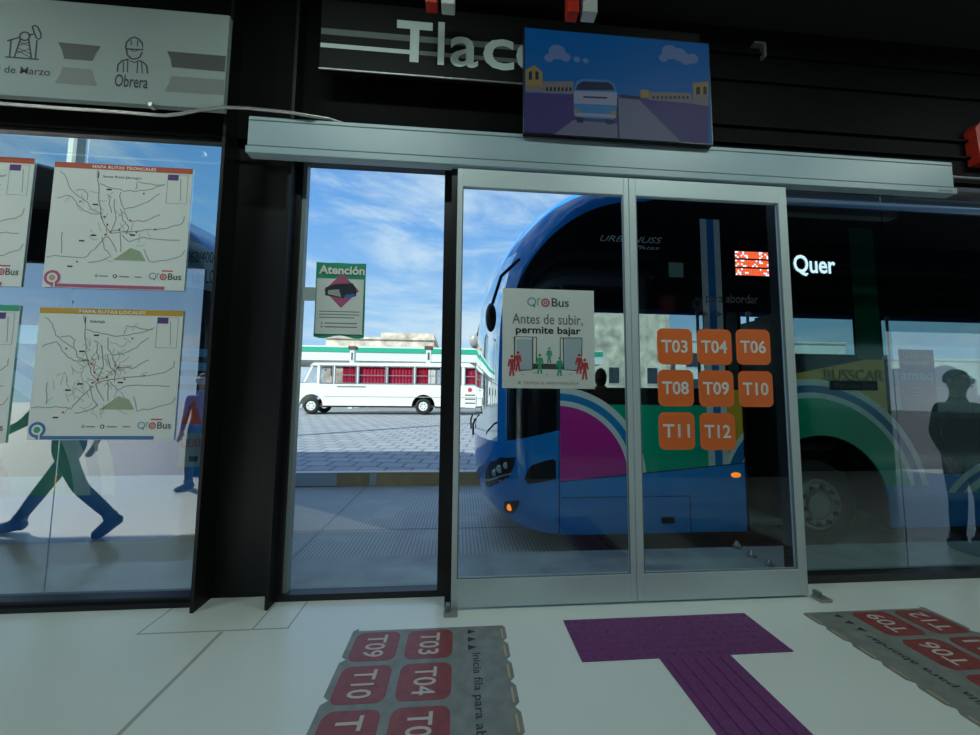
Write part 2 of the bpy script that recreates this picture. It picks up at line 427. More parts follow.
for q in ([(45, 465), (318, 487)], [(80, 462), (92, 325)], [(60, 335), (165, 305)], [(168, 318), (120, 465)], [(235, 322), (258, 475)], [(290, 478), (303, 330)], [(232, 290), (275, 278)], [(165, 345), (240, 375)], [(160, 372), (235, 345)], [(150, 395), (250, 440)], [(140, 435), (242, 400)], [(250, 470), (145, 415)]):
    d.line('pump_jack_icon', m_dk, [zp(*a) for a in q], .011 if q[0][0] not in (165, 160, 150, 140, 250) else .006)
cx, cz = zp(203, 297); d.ring('pump_jack_icon', m_dk, (cx, cz), .031, .011)
d.line('pump_jack_icon', m_dk, [zp(*a) for a in [(265, 220), (285, 208), (310, 222), (335, 275), (335, 310), (315, 322), (298, 312), (280, 265), (265, 220)]], .011)
def ql(pts, w=.011): d.line('worker_icon', m_dk, [zq(*a) for a in pts], w)
ql([(385, 150), (388, 130), (400, 118), (412, 114), (425, 120), (436, 132), (438, 153), (385, 150)])
ql([(388, 152), (390, 168), (402, 180), (414, 181), (428, 176), (436, 160)])
ql([(402, 122), (402, 140)], .007); ql([(422, 124), (421, 142)], .007); ql([(398, 152), (412, 158), (425, 153)], .006)
ql([(360, 220), (362, 198), (375, 186), (395, 182)]); ql([(452, 226), (450, 202), (440, 192), (425, 185)])
ql([(378, 190), (378, 222)], .008); ql([(392, 184), (390, 222)], .008); ql([(434, 190), (436, 225)], .008); ql([(422, 186), (420, 224)], .008); ql([(398, 186), (412, 192), (424, 187)], .008)
a = zp(-20, 605); b_ = zp(415, 560)
d.text('lettering', m_dk, '8 de Marzo', a[0]-.02, (zp(0, 592)[1]), b_[0], zp(200, 555)[1]+.008, bold=.006)
a = zq(350, 265); b_ = zq(455, 240); d.text('lettering#o', m_dk, 'Obrera', a[0], a[1]-.0, b_[0], b_[1]+.015, bold=.015)
d.done()

# ---------------------------------------------------------------- station sign
o = empty('station_sign', (.2, 2.7, 3.86), 'dark station name board with large pale letters starting Tlac', 'sign')
MB().box(-1.084, 1.9, 2.62, 2.66, 3.862, 4.42, .003).build('board', mat('charcoal_board', (.005, .006, .006), .6, spec=.2), o)
MB().box(-1.084, 1.9, 2.612, 2.62, 3.852, 3.862).build('edge_strip', m_conduit, o)
MB().box(-.9, -.8, 2.66, 2.80, 3.95, 4.35).box(1.5, 1.6, 2.66, 2.80, 3.95, 4.35).build('mounting_bracket', m_black, o)
d = Draw(o, facade(2.62))
z1 = P(360, 35, 2.62)[1]
d.rect('stripe', m_stripe, -1.08, 4.135, 1.9, 4.185); d.rect('stripe', m_letter, -1.08, 4.03, -.36, 4.065, h=.001); d.rect('stripe', m_stripe, -.36, 4.03, 1.9, 4.065)
def sl(ch, a0, b0, a1, b1):
    p0 = P(a0, b1, 2.62); p1 = P(a1, b1, 2.62); zt_ = P(a0, b0, 2.62)[1]
    d.text('lettering#'+ch, m_letter, ch, p0[0], p0[1], p1[0], zt_, h=.003, bold=.03 if ch in 'Tl' else .012)
sl('T', 396, 20, 432, 61); sl('l', 437.5, 22, 444, 65); sl('a', 450, 36, 478, 66.5); sl('c', 483, 38, 514, 69); sl('o', 516, 40.5, 548, 72)
d.done()

MB().box(1.905, 1.93, 2.61, 2.64, 4.0, 4.13, .003).build('end_clip', m_conduit, o); MB().box(1.905, 1.93, 2.61, 2.64, 4.16, 4.25, .003).build('end_clip', m_conduit, o)
# ---------------------------------------------------------------- television
tx0, tx1, tz0, tz1 = .447, 1.925, 3.425, 4.262
o = empty('television', (1.2, 2.6, 3.45), 'wide flat television showing a blue cartoon street and bus', 'television')
MB().box(tx0-.01, tx1+.01, 2.555, 2.598, tz0-.01, tz1+.012, .003).build('casing', m_dark, o)
MB().box(1.0, 1.4, 2.598, 2.609, 3.9, 4.1).build('wall_mount', m_dark, o)
d = Draw(o, facade(2.555))
def em(name, c, s=.42): return mat(name, (.01, .01, .01), .5, spec=.1, emit=c, es=s*.36)
e_sky = em('screen_blue', (.0, .16, .55)); e_cl = em('screen_cloud', (.16, .28, .6)); e_hi = em('screen_pale', (.35, .42, .62)); e_rd = em('screen_road', (.18, .22, .36)); e_rd2 = em('screen_purple_ground', (.07, .06, .25))
e_bd = em('screen_building', (.24, .24, .25)); e_bl = em('screen_bus_blue', (.06, .28, .6)); e_dk = em('screen_dark', (.02, .03, .1)); e_yl = em('screen_yellow', (.35, .3, .1)); e_gn = em('screen_tree', (.05, .16, .2))
K3 = 320/980
def zt(x, y): return P(500+x*K3, y*K3, 2.555)
d.rect('screen', e_sky, tx0, tz0, tx1, tz1, h=.0005)
def tp(m_, pts, h, nm='picture'): d.poly(nm, m_, [zt(*a) for a in pts][::-1], h)
tp(e_rd2, [(77, 285), (230, 290), (360, 300), (430, 300), (640, 322), (638, 440), (78, 404)], .001)
tp(e_rd, [(225, 368), (362, 380), (362, 300), (425, 306), (556, 436), (165, 412)], .0015)
tp(e_dk, [(357, 300), (362, 300), (366, 425), (360, 425)], .002)
for pts in ([(78, 215), (105, 200), (130, 220), (130, 270), (78, 275)], [(590, 255), (638, 250), (638, 320), (592, 318)], [(430, 275), (455, 275), (455, 300), (430, 300)]): tp(e_yl, pts, .0015)
for pts in ([(80, 262), (125, 262), (130, 283), (80, 283)], [(130, 250), (225, 250), (225, 288), (130, 285)], [(455, 282), (585, 285), (590, 318), (455, 306)], [(595, 290), (638, 292), (638, 325), (595, 320)]): tp(e_bd, pts, .002)
for k in range(7): tp(e_dk, [(140+k*12, 268), (147+k*12, 268), (147+k*12, 280), (140+k*12, 280)], .0025)
for k in range(9): tp(e_dk, [(466+k*13, 294), (473+k*13, 295), (473+k*13, 304), (466+k*13, 303)], .0025)
for pts in ([(88, 222), (98, 218), (98, 245), (88, 245)], [(108, 218), (118, 222), (118, 245), (108, 245)], [(600, 268), (612, 266), (612, 290), (600, 290)], [(622, 266), (632, 266), (632, 290), (622, 290)]): tp(e_dk, pts, .0025)
tp(e_dk, [(366, 290), (430, 296), (430, 304), (366, 300)], .0025)
def blob(cx, cy, r, m_, k=.9): 
    a = zt(cx, cy); d.circ('picture', m_, a, r*K3/FPX*2.9, .001+random.random()*.0003, ry=r*K3/FPX*2.9*k)
for a in ((175, 160, 26), (150, 178, 14), (200, 175, 16), (235, 182, 10), (262, 186, 9), (520, 160, 26), (550, 168, 24), (500, 178, 14), (590, 180, 18), (570, 182, 20)): blob(*a, e_cl)
# plain generic bus picture
tp(e_bl, [(226, 285), (232, 250), (255, 242), (330, 246), (350, 256), (358, 285)], .003)
tp(e_dk, [(236, 262), (252, 250), (332, 253), (346, 264), (350, 278), (232, 276)], .0035)
tp(e_hi, [(226, 280), (358, 284), (357, 330), (225, 326)], .0035)
tp(e_bl, [(225, 318), (357, 324), (355, 362), (345, 368), (238, 362), (226, 350)], .004)
tp(e_hi, [(228, 345), (250, 347), (345, 352), (356, 350), (354, 362), (228, 356)], .0042)
tp(e_dk, [(255, 296), (328, 299), (328, 304), (255, 301)], .005)
tp(e_yl, [(226, 336), (240, 338), (240, 350), (226, 348)], .0055); tp(e_yl, [(338, 342), (355, 343), (354, 354), (338, 352)], .0055)
tp(e_dk, [(232, 360), (256, 362), (254, 378), (236, 376)], .0055); tp(e_dk, [(322, 366), (348, 368), (346, 382), (326, 382)], .0055)
d.done()

# little bracket on the black wall
a = P(753, 43, 2.77); b_ = P(765, 58, 2.77)
tag(MB().box(a[0], b_[0], 2.75, 2.80, a[1]-.02, a[1], .002).box(b_[0]-.02, b_[0], 2.75, 2.80, b_[1], a[1], .002).build('wall_bracket', m_conduit), 'small pale angle bracket on the black wall right of the television', 'bracket')
a = P(973, 125, 2.74)
o = empty('alarm_box', (a[0]+.1, 2.75, 3.47), 'red box at the right edge on the black wall above the pale pipe', 'alarm box')
MB().prism([(a[0]+.01, P(976, 163, 2.74)[1]), (a[0]+.28, P(976, 163, 2.74)[1]), (a[0]+.3, a[1]-.05), (a[0]+.22, a[1]+.02), (a[0]+.05, a[1]+.02), (a[0]-.01, a[1]-.04)], 'y', 2.72, 2.80).build('casing', m_red, o)
MB().ball((a[0]+.14, 2.72, a[1]-.15), .04, 1, .5, 1).build('lamp', m_dark, o, True)

# hanging signal boxes --------------------------------------------------
for (x0, x1, z0, mm, lab) in ((.707, .79, 4.14, m_red, 'red hanging signal box right of centre above the television'), (.82, .922, 4.15, m_wbox, 'white hanging signal box with dark symbol above the television'),
                          (-.279, -.2, 4.11, m_red, 'red hanging signal box above the station name letters'), (-.172, -.08, 4.11, m_wbox, 'white hanging signal box above the station name letters')):
    o = empty('signal_box', ((x0+x1)/2, 2.34, z0), lab, 'hanging signal box', 'small signal boxes hanging in pairs')
    MB().box(x0, x1, 2.3, 2.38, z0, z0+.2, .006).build('housing', mm, o)
    MB().cyl(((x0+x1)/2, 2.34, z0+.2+.26), .006, .52).build('hanging_rod', m_dark, o)
    d = Draw(o, facade(2.30)); cx = (x0+x1)/2; cz = z0+.12
    if mm is m_wbox:
        d.line('symbol', m_dk, [(cx-.02, cz-.03), (cx, cz), (cx-.015, cz+.02)], .008); d.circ('symbol', m_dk, (cx+.01, cz+.02), .018, n=12)
    else: d.line('symbol', m_dk, [(cx-.02, cz+.02), (cx+.02, cz+.03), (cx, cz)], .01)
    d.done()

# ---------------------------------------------------------------- logo and map posters
def qro(d, u0, v0, u1, v1, bold=.01):
    W = u1-u0; H = v1-v0
    d.ring('logo', m_teal, (u0+.10*W, v0+.55*H), .36*H, .12*H, .0015); d.line('logo', m_bluep, [(u0+.13*W, v0+.3*H), (u0+.18*W, v0+.05*H)], .12*H, .0015)
    d.text('logo', m_lgrey, 'r', u0+.235*W, v0+.2*H, u0+.31*W, v0+.95*H, .0015, bold)
    d.ring('logo', m_redp, (u0+.43*W, v0+.5*H), .33*H, .14*H, .0015); d.ring('logo', m_pink, (u0+.43*W, v0+.5*H), .12*H, .1*H, .0015, 12)
    d.text('logo', m_dgrey, 'Bus', u0+.58*W, v0+.15*H, u1, v0+.95*H, .0015, bold)
ROADS = [[(100, 80), (130, 110), (150, 170), (190, 210), (240, 240), (255, 280), (300, 300), (320, 360), (345, 395), (400, 390)], [(85, 220), (150, 205), (180, 240), (210, 280), (250, 300), (310, 300)], [(285, 75), (290, 160), (295, 260), (310, 330)],
 [(300, 150), (350, 165), (420, 185), (470, 185), (560, 175), (630, 150)], [(480, 180), (490, 135), (560, 150), (620, 160)], [(400, 190), (400, 240), (420, 280), (480, 270), (540, 245), (600, 200)], [(420, 290), (440, 340), (520, 345), (560, 325), (600, 310)],
 [(350, 405), (460, 395), (520, 390), (600, 385), (680, 370), (720, 350), (725, 320)], [(330, 420), (270, 480), (220, 530), (180, 520), (100, 515), (20, 515)], [(340, 420), (380, 500)], [(400, 400), (400, 500)], [(410, 410), (440, 450), (470, 440), (520, 430), (600, 440), (700, 445)],
 [(310, 420), (320, 480), (350, 520), (300, 545), (240, 550)], [(520, 490), (540, 555), (620, 550), (700, 530), (730, 500)], [(330, 200), (350, 215), (345, 260), (355, 300)], [(175, 180), (220, 175), (240, 200), (235, 230)], [(110, 395), (108, 500)], [(400, 280), (410, 340), (440, 370), (430, 410)], [(370, 230), (375, 330), (350, 400)]]
def map_poster(u0, v0, u1, v1, title, tm, barm, core, label, dense=0, Y=2.826):
    o = empty('route_map_poster', ((u0+u1)/2, Y, v0), label, 'poster', 'route map posters on the left window')
    MB().box(u0, u1, Y, Y+.004, v0, v1).build('sheet', m_paper, o)
    d = Draw(o, facade(Y)); W = u1-u0; H = v1-v0
    def c(x, y): tt = (y-30-40*(x-75)/700)/640; s = (x-(75-60*tt))/700; return (u0+min(max(s, .01), .99)*W, v1-min(max(tt, 0.005), .995)*H)
    d.rect('title_bar', tm, u0, v1-.045*H, u1, v1)
    d.text('title_lettering', m_wvinyl, title, u0+.27*W, v1-.036*H, u0+.73*W, v1-.012*H, bold=.01)
    rnd = random.Random(len(label))
    for rd in ROADS:
        pts = []
        for a, b in zip(rd, rd[1:]):
            for k in range(3): q = (a[0]+(b[0]-a[0])*k/3+rnd.uniform(-4, 4), a[1]+(b[1]-a[1])*k/3+rnd.uniform(-4, 4)); pts.append(c(*q))
        pts.append(c(*rd[-1])); d.line('map_lines', m_road_l, pts, .006)
    for i in range(26+dense*60):
        x_, y_ = rnd.gauss(370, 90), rnd.gauss(360, 90); an = rnd.uniform(0, 6)
        pts = []
        for k in range(4): pts.append(c(x_, y_)); x_ += 16*math.cos(an); y_ += 16*math.sin(an); an += rnd.uniform(-.6, .6)
        d.line('map_lines', m_maggr if i % 3 else m_sand, pts, .0035)
    d.poly('park_area', m_maggr, [c(*q) for q in [(360, 540), (450, 480), (500, 500), (525, 550)]][::-1])
    for q in ((200, 238), (320, 318), (350, 398), (395, 385), (325, 410), (480, 400), (575, 387), (520, 200), (185, 545), (335, 360), (450, 340)): d.circ('stop_marks', m_redp, c(*q), .0075, .0015, 8)
    for q in ((275, 255), (345, 178), (265, 413), (208, 440), (460, 415), (150, 568)):
        a = c(*q); d.rect('stop_marks', m_dk, a[0]-.018, a[1]-.005, a[0]+.018, a[1]+.006, .0015)
    a = c(632, 250); b = c(750, 105)
    d.line('inset_frame', m_mgrey, [(a[0], a[1]), (b[0], a[1]), (b[0], b[1]), (a[0], b[1]), (a[0], a[1])], .003)
    d.rect('inset_frame', m_purp, a[0], b[1]-.045, a[0]+.075, b[1], .0015); d.line('inset_frame', m_road_l, [(a[0]+.09, b[1]-.03), (a[0]+.095, b[1]-.1), (a[0]+.1, a[1]+.02)], .005)
    a = c(315, 98); b = c(510, 85); d.text('heading', m_dk, 'Santa Rosa Jáuregui' if not dense else 'Simbología', a[0], a[1]-.03, b[0] if not dense else a[0]+.1, a[1]-.005)
    d.rect('heading', m_dk, a[0]-.035, a[1]-.03, a[0]-.028, a[1]+.02)
    a = c(560, 650); b = c(725, 612); qro(d, u0+.745*W, v0+.075*H, u0+.975*W, v0+.14*H); d.rect('logo', m_redp, u0+.83*W, v0+.15*H, u0+.91*W, v0+.16*H)
    d.circ('partner_marks', m_lgrey, (u0+.37*W, v0+.1*H), .012); d.circ('partner_marks', m_dgrey, (u0+.5*W, v0+.1*H), .015); d.circ('partner_marks', m_paper, (u0+.5*W, v0+.1*H), .008, .0015)
    for k, (s0, s1) in enumerate(((.39, .45), (.53, .6), (.64, .69))): d.rect('partner_marks', m_mgrey, u0+s0*W, v0+.095*H, u0+s1*W, v0+.103*H)
    d.rect('bottom_bar', barm, u0+.06*W, v0+.004, u0+.86*W, v0+.03*H, .0012)
    cc = (u0+.065*W, v0+.075*H)
    d.circ('corner_emblem', barm, cc, .055, .0013); d.circ('corner_emblem', m_paper, cc, .036, .0016, 20); d.circ('corner_emblem', core, cc, .022, .002, 16); d.rect('corner_emblem', m_paper, cc[0]+.012, v0+.004, cc[0]+.022, cc[1]-.02, .0022)
    d.done()
YM = 2.826
def rc(a, b, c_, d_): 
    A, B, C_, D_ = P(*a, YM), P(*b, YM), P(*c_, YM), P(*d_, YM)
    return ((A[0]+D_[0])/2, (C_[1]+D_[1])/2, (B[0]+C_[0])/2, (A[1]+B[1])/2)
map_poster(*rc((54, 162), (192, 168.5), (185, 291), (43, 287)), 'MAPA RUTAS TRONCALES', m_titlered, m_pink, m_sand, 'white route map poster with a brick red title bar, upper right on the left window')
map_poster(*rc((40, 307), (183, 311), (174, 442), (27, 438)), 'MAPA RUTAS LOCALES', m_titley, m_bluep, m_titleg, 'white route map poster with a yellow title bar, below the red titled map', 1)
r1 = rc((33, 157), (34, 158), (22, 287), (21, 286)); 
xr = P(28, 220, YM)[0]; zt0 = P(15, 286.5, YM)[1]; zt1 = P(15, 157.5, YM)[1]
map_poster(xr-.885, zt0, xr, zt1, 'MAPA RUTAS TRONCALES', m_titlered, m_pink, m_sand, 'white route map poster cut by the left picture edge, upper one')
xr = P(13, 370, YM)[0]; zb0 = P(4, 443, YM)[1]; zb1 = P(10, 305, YM)[1]
map_poster(xr-.885, zb0, xr, zb1, 'MAPA RUTAS EXPRÉS', m_titleg, m_titleg, m_bluep, 'route map poster with a green title bar cut by the left picture edge', 1)

# ---------------------------------------------------------------- Atención poster
YA = 2.822
o = empty('notice_poster', (-1, YA, 2), 'green bordered poster headed Atención taped to the narrow window', 'poster')
u0 = P(315, 300, YA)[0]; u1 = P(365, 300, YA)[0]; v0 = P(340, 337, YA)[1]; v1 = P(340, 263, YA)[1]; W = u1-u0; H = v1-v0
mb = MB(); n = 10
grid = [[mb.bm.verts.new((u0+W*i/n, YA+.004*math.sin(i*1.3+j*.5), v0+H*j/n-(.012*math.sin(i*.9) if j == 0 else 0))) for i in range(n+1)] for j in range(n+1)]
for j in range(n):
    for i in range(n): mb.bm.faces.new((grid[j][i], grid[j][i+1], grid[j+1][i+1], grid[j+1][i]))
r_ = bmesh.ops.extrude_face_region(mb.bm, geom=mb.bm.faces[:]); bmesh.ops.translate(mb.bm, verts=[v for v in r_['geom'] if isinstance(v, bmesh.types.BMVert)], vec=(0, .003, 0))
mb.build('sheet', m_titleg, o, True)
d = Draw(o, facade(YA-.006))
d.rect('panel', m_paper, u0+.03*W, v0+.035*H, u1-.03*W, v1-.22*H)
d.text('heading', m_wvinyl, 'Atención', u0+.06*W, v1-.16*H, u1-.02*W, v1-.04*H, bold=.03)
cx, cz = (u0+u1)/2+.01, v0+.62*H
d.poly('picture', m_pink, [(cx-.13, cz), (cx, cz-.135), (cx+.13, cz), (cx, cz+.135)], .0015)
d.poly('picture', m_dk, [(cx-.12, cz-.04), (cx-.12, cz+.02), (cx-.05, cz+.05), (cx+.08, cz+.06), (cx+.11, cz+.02), (cx+.11, cz-.04), (cx+.02, cz-.06)], .002)
d.poly('picture', m_lgrey, [(cx-.1, cz-.03), (cx-.1, cz-.0), (cx-.02, cz+.01), (cx-.0, cz-.05)], .0023); d.poly('picture', m_bluep, [(cx+.02, cz-.06), (cx+.1, cz-.045), (cx+.1, cz-.02), (cx+.03, cz-.03)], .0025)
for k, vv in enumerate((.33, .29, .25)): d.rect('small_print', m_mgrey, u0+.1*W, v0+vv*H, u1-(.1+.1*(k == 2))*W, v0+(vv+.012)*H, .0015)
for vv in (.13, .18): 
    d.circ('small_print', m_redp, (u0+.16*W, v0+vv*H), .006); d.rect('small_print', m_mgrey, u0+.22*W, v0+vv*H-.004, u1-.14*W, v0+vv*H+.004, .0015)
d.done()
a = P(300, 287, YA); b_ = P(315, 301, YA)
tag(MB().box(a[0], u0+.005, YA-.003, YA-.001, b_[1], a[1]).build('tape_strip', mat('clear_tape', (.5, .6, .6), .4)), 'pale tape strip at the left side of the green Atención poster', 'tape')

# ---------------------------------------------------------------- courtesy poster on door leaf
YP = 2.612
def pq(x, y): return P(450+x*200/980, 280+y*150/735, YP)
o = empty('courtesy_poster', (.63, YP, 1.5), 'white poster on the left door leaf asking riders to let others off', 'poster')
A = pq(262, 40); B = pq(705, 52); C_ = pq(710, 533); D_ = pq(252, 530)
u0, u1, v0, v1 = (A[0]+D_[0])/2, (B[0]+C_[0])/2, (C_[1]+D_[1])/2, (A[1]+B[1])/2
MB().box(u0, u1, YP, YP+.004, v0, v1).build('sheet', m_paper, o)
d = Draw(o, facade(YP))
a = pq(380, 135); b_ = pq(582, 92); qro(d, a[0], a[1], b_[0], b_[1]+.005)
a = pq(305, 213); b_ = pq(650, 175); d.text('lettering', m_mgrey, 'Antes de subir,', a[0], a[1]-.012, b_[0], b_[1]+.004, bold=.005)
a = pq(322, 266); b_ = pq(640, 232); d.text('lettering#p', m_dk, 'permite bajar', a[0], a[1]-.008, b_[0], b_[1]-.0, bold=.02)
for q in ([(315, 440), (317, 278), (423, 280), (423, 410)], [(405, 280), (405, 440), (345, 442)], [(315, 278), (317, 350)], [(540, 410), (540, 284), (647, 285), (645, 375)], [(555, 285), (558, 440), (625, 443)]):
    d.line('door_drawing', m_dgrey, [pq(*a) for a in q], .008)
for x0_, x1_ in ((325, 402), (562, 642)): 
    a = pq(x0_, 438); b_ = pq(x1_, 290); d.rect('door_drawing', m_lblue, a[0], a[1], b_[0], b_[1], .0008)
a = pq(404, 436); b_ = pq(560, 412); d.rect('door_drawing', m_dgrey, a[0], a[1], b_[0], b_[1], .0009)
def figure(cx, cy, s, m_):
    f = lambda x_, y_: pq(cx+x_*s, cy+y_*s)
    q = f(0, -46); nm = 'rider_figure#%d%d' % (cx, cy); d.circ(nm, m_, q, .011*s, .002, 14)
    d.poly(nm, m_, [f(*a) for a in [(-14, -33), (14, -33), (20, 0), (14, 3), (8, -15), (8, 10), (13, 50), (4, 50), (0, 15), (-6, 50), (-15, 50), (-8, 10), (-8, -15), (-15, 5), (-21, 0)]][::-1], .002)
for a in ((303, 420, 1.0, m_redp), (333, 400, .95, m_redp), (440, 412, .95, m_greenp), (486, 370, .75, m_greenp), (537, 425, .9, m_titleg), (632, 412, .95, m_redp), (660, 438, 1.0, m_redp)): figure(*a)
a = pq(362, 512); b_ = pq(632, 496); d.text('lettering', m_sand, 'DESPEJA EL ÁREA MARCADA', a[0], a[1]-.004, b_[0], b_[1])
d.poly('warning_mark', m_sand, [pq(330, 510), pq(348, 510), pq(339, 492)])
for k in range(7): a = pq(300+k*58, 462 if k % 2 else 455); d.rect('dashes', m_sand, a[0]-.012, a[1]-.002, a[0]+.012, a[1]+.002)
d.done()

# ---------------------------------------------------------------- orange stickers
STK = [('T03', 675, 346.5), ('T04', 714.5, 347), ('T06', 753.5, 347), ('T08', 676, 388), ('T09', 716.5, 388.5), ('T10', 756, 389), ('T11', 677, 431), ('T12', 718, 431.5)]
for nm, px, py in STK:
    cx, cz = P(px, py, YP); s = .138
    o = empty('route_sticker', (cx, YP, cz-s), 'square orange window sticker reading %s in white' % nm, 'sticker', 'orange route stickers on the door glass')
    MB().prism(rr(cx-s, cz-s*.99, cx+s, cz+s*.99, .045), 'y', YP, YP+.004).build('sheet', m_orange, o)
    d = Draw(o, facade(YP)); d.text('lettering', m_wvinyl, nm, cx-.108, cz-.048, cx+.1, cz+.05, bold=.02); d.done()
o = empty('arrow_sticker', (1.95, YP, 2.05), 'dark lettering para abordar with small arrows on the right door glass', 'sticker')
d = Draw(o, facade(YP+.002)); a = P(706, 303, YP); b_ = P(758, 295, YP)
d.text('lettering', m_dk, 'para abordar', a[0], a[1]-.015, b_[0], b_[1])
for px in (706, 720, 750): a = P(px, 314, YP); d.poly('arrow', m_dk, [(a[0]-.02, a[1]-.025), (a[0]+.02, a[1]), (a[0]-.02, a[1]+.025)])
d.done()

# ---------------------------------------------------------------- tactile paving
o = empty('tactile_pad', (1.3, 2.25, 0), 'purple studded tactile pad lying across in front of the door', 'tactile paving')
MB().box(.685, 1.93, 2.07, 2.44, 0, .006, .002).build('mat', m_tile, o)
mb = MB()
for i in range(24):
    for j in range(7):
        mb.cyl((.71+.0518*i, 2.097+.0525*j, .0085), .013, .005, 'z', 8, .008)
mb.build('studs', m_tile, o)
o = empty('tactile_strip', (1.33, 1.6, 0), 'purple ribbed guiding strip running from the pad towards the viewer', 'tactile paving')
MB().box(1.125, 1.54, .8, 2.07, 0, .006, .002).build('mat', m_tile, o)
mb = MB()
for i in range(5): mb.box(1.165+.075*i, 1.2+.075*i, .82, 2.05, .006, .012, .002)
mb.build('ribs', m_tile, o)

# ---------------------------------------------------------------- floor decals
def floor_decal(sgn, cx, label, nums, words):
    # local frame: u across (towards text side positive), v from far to near
    o = empty('floor_decal', (cx, 2.0, 0), label, 'floor decal', 'grey queue decals on the floor')
    def wpt(a, b): return (cx+sgn*a, 2.0+b)
    outline = [(-.46, .38), (-.44, .41), (-.42, .42), (.46, .42)]
    edge = []
    k = 0; yy = .42
    while yy > -1.0:
        edge += [(.46, yy), (.475, yy-.02), (.475, yy-.12), (.45, yy-.145)]; yy -= .155
    left = []; yy = -1.0
    outline = [(-.43, .42)]+edge+[(-.45, -1.05)]
    yy = -.9
    while yy < .3: left += [(-.46, yy+.02), (-.46, yy+.24), (-.43, yy+.265)]; yy += .27
    outline += left
    mb = MB(); pts = [wpt(*q) for q in outline]
    mb.prism(pts, 'z', 0, .0012); mb.build('backing', m_backing, o)
    def fr(u, v, h): return (cx+sgn*u, 2.0+v, h)
    d = Draw(o, fr)
    for k, (l, r) in enumerate(nums):
        yt = .40-.28*k
        for (u0_, u1_, tx) in ((-.425, -.165, l), (-.12, .15, r)):
            q = MB().prism([wpt(*a) for a in rr(u0_, yt-.245, u1_, yt, .05)], 'z', .0012, .002).build('route_square', m_fred, o)
            # text reads along +-y
            vs, fs, _ = text_mesh(tx, .012)
            uc = (u0_+u1_)/2; hh = .058
            if sgn > 0: V = [(uc-hh+2*hh*b, yt-.03-.185*a) for a, b in vs]     # reads towards the viewer, letter tops to +x
            else: V = [(uc-hh+2*hh*b, yt-.215+.185*a) for a, b in vs]
            d.add('lettering', m_fwhite, V, fs, .0032, q)
    for k in range(3):
        v = .39-.07*k; sgnv = 1
        d.poly('arrow_marks', m_dk, [(.24, v), (.29, v-.02), (.24, v-.045)] if sgn > 0 else [(.24, v), (.29, v-.02), (.24, v-.045)], .0022)
    vs, fs, _ = text_mesh(words, .008)
    L = .70
    if sgn > 0: V = [(.25+.06*b, .18-L*a) for a, b in vs]
    else: V = [(.25+.06*b, .18-L+L*a) for a, b in vs]
    d.add('lettering', m_dk, V, fs, .0022, None)
    for k in range(9): d.rect('edge_ticks', m_sand, .445, .39-.155*k-.09, .455, .39-.155*k, .0022)
    d.done()
floor_decal(1, -.175, 'grey scalloped floor decal on the left with red squares T03, T04, T09 and T10', [('T09', 'T03'), ('T10', 'T04'), ('T11', 'T06'), ('T12', 'T08')], 'Inicia fila para abordar')
floor_decal(-1, 2.80, 'grey scalloped floor decal on the right with red squares T09, T12 and T06', [('T12', 'T09'), ('T11', 'T06'), ('T10', 'T04'), ('T08', 'T03')], 'Inicia fila para abordar')

# ================================================================ OUTSIDE
ZR = -.2
m, t, b = newmat('ribbed_concrete_road'); X.t = t; x, y, z, tc = coords()
n = t.nodes.new('ShaderNodeTexNoise'); n.inputs['Scale'].default_value = 1.5; n.inputs['Detail'].default_value = 8; t.links.new(tc.outputs['Object'], n.inputs[0])
rib = X.op('FRACT', (x+(X(n.outputs[0])-.5)*.03)*24.0).lt(.36)
wear = X.op('SUBTRACT', 1.0, X.op('MULTIPLY', X(n.outputs[0]).gt(.60), .6))
joint = X.op('MAXIMUM', X.op('ABSOLUTE', y-4.72).lt(.02), X.op('ABSOLUTE', X.op('FRACT', x*.3)-.5).lt(.004))
edge = y.gt(3.85)*y.lt(4.45)
c = mixc(X(n.outputs[0]), (.30, .32, .32), (.4, .42, .41))
c = mixc(rib*y.gt(3.6)*.6*wear, c, (.1, .105, .11)); c = mixc(joint*.7, c, (.06, .06, .06))
t.links.new(c.s, b.inputs['Base Color']); b.inputs['Roughness'].default_value = .5
m_road = m
struct('road', MB().box(-40, 40, 3.49, 6.9, -.5, ZR), m_road)
m_curb = mat('worn_ochre_curb_paint', (.62, .38, .12), .6, noise_amt=.25, nscale=3)
m_curbt = mat('pale_curb_top', (.62, .6, .5), .6)
mb = MB(); 
xs = -40.0
struct('curb', MB().box(-40, 40, 6.9, 7.05, -.5, .035), m_curb)
struct('curb_top', MB().box(-40, 40, 6.9, 7.05, .035, .05), m_curbt)
for x0_, x1_ in ((-3.6, -2.2), (-1.62, -1.5)): struct('curb_patch', MB().box(x0_, x1_, 6.89, 6.9, -.18, .03), m_curbt)
# plaza, gently rising
m, t, b = newmat('blue_grey_pavers'); X.t = t; x, y, z, tc = coords()
br = t.nodes.new('ShaderNodeTexBrick'); br.inputs['Scale'].default_value = 1.0; br.inputs['Brick Width'].default_value = .5; br.inputs['Row Height'].default_value = .42
br.inputs['Color1'].default_value = (.27, .29, .31, 1); br.inputs['Color2'].default_value = (.33, .35, .37, 1); br.inputs['Mortar'].default_value = (.12, .14, .17, 1); br.inputs['Mortar Size'].default_value = .03
mpn = t.nodes.new('ShaderNodeMapping'); mpn.inputs['Rotation'].default_value = (0, 0, .12); t.links.new(tc.outputs['Object'], mpn.inputs[0]); t.links.new(mpn.outputs[0], br.inputs[0])
t.links.new(br.outputs[0], b.inputs['Base Color']); b.inputs['Roughness'].default_value = .6; m_pav = m
mb = MB(); mb.prism([(7.05, .045), (21, .42), (24, .42), (24, -.5), (7.05, -.5)], 'x', -60, 60); struct('plaza', mb, m_pav)
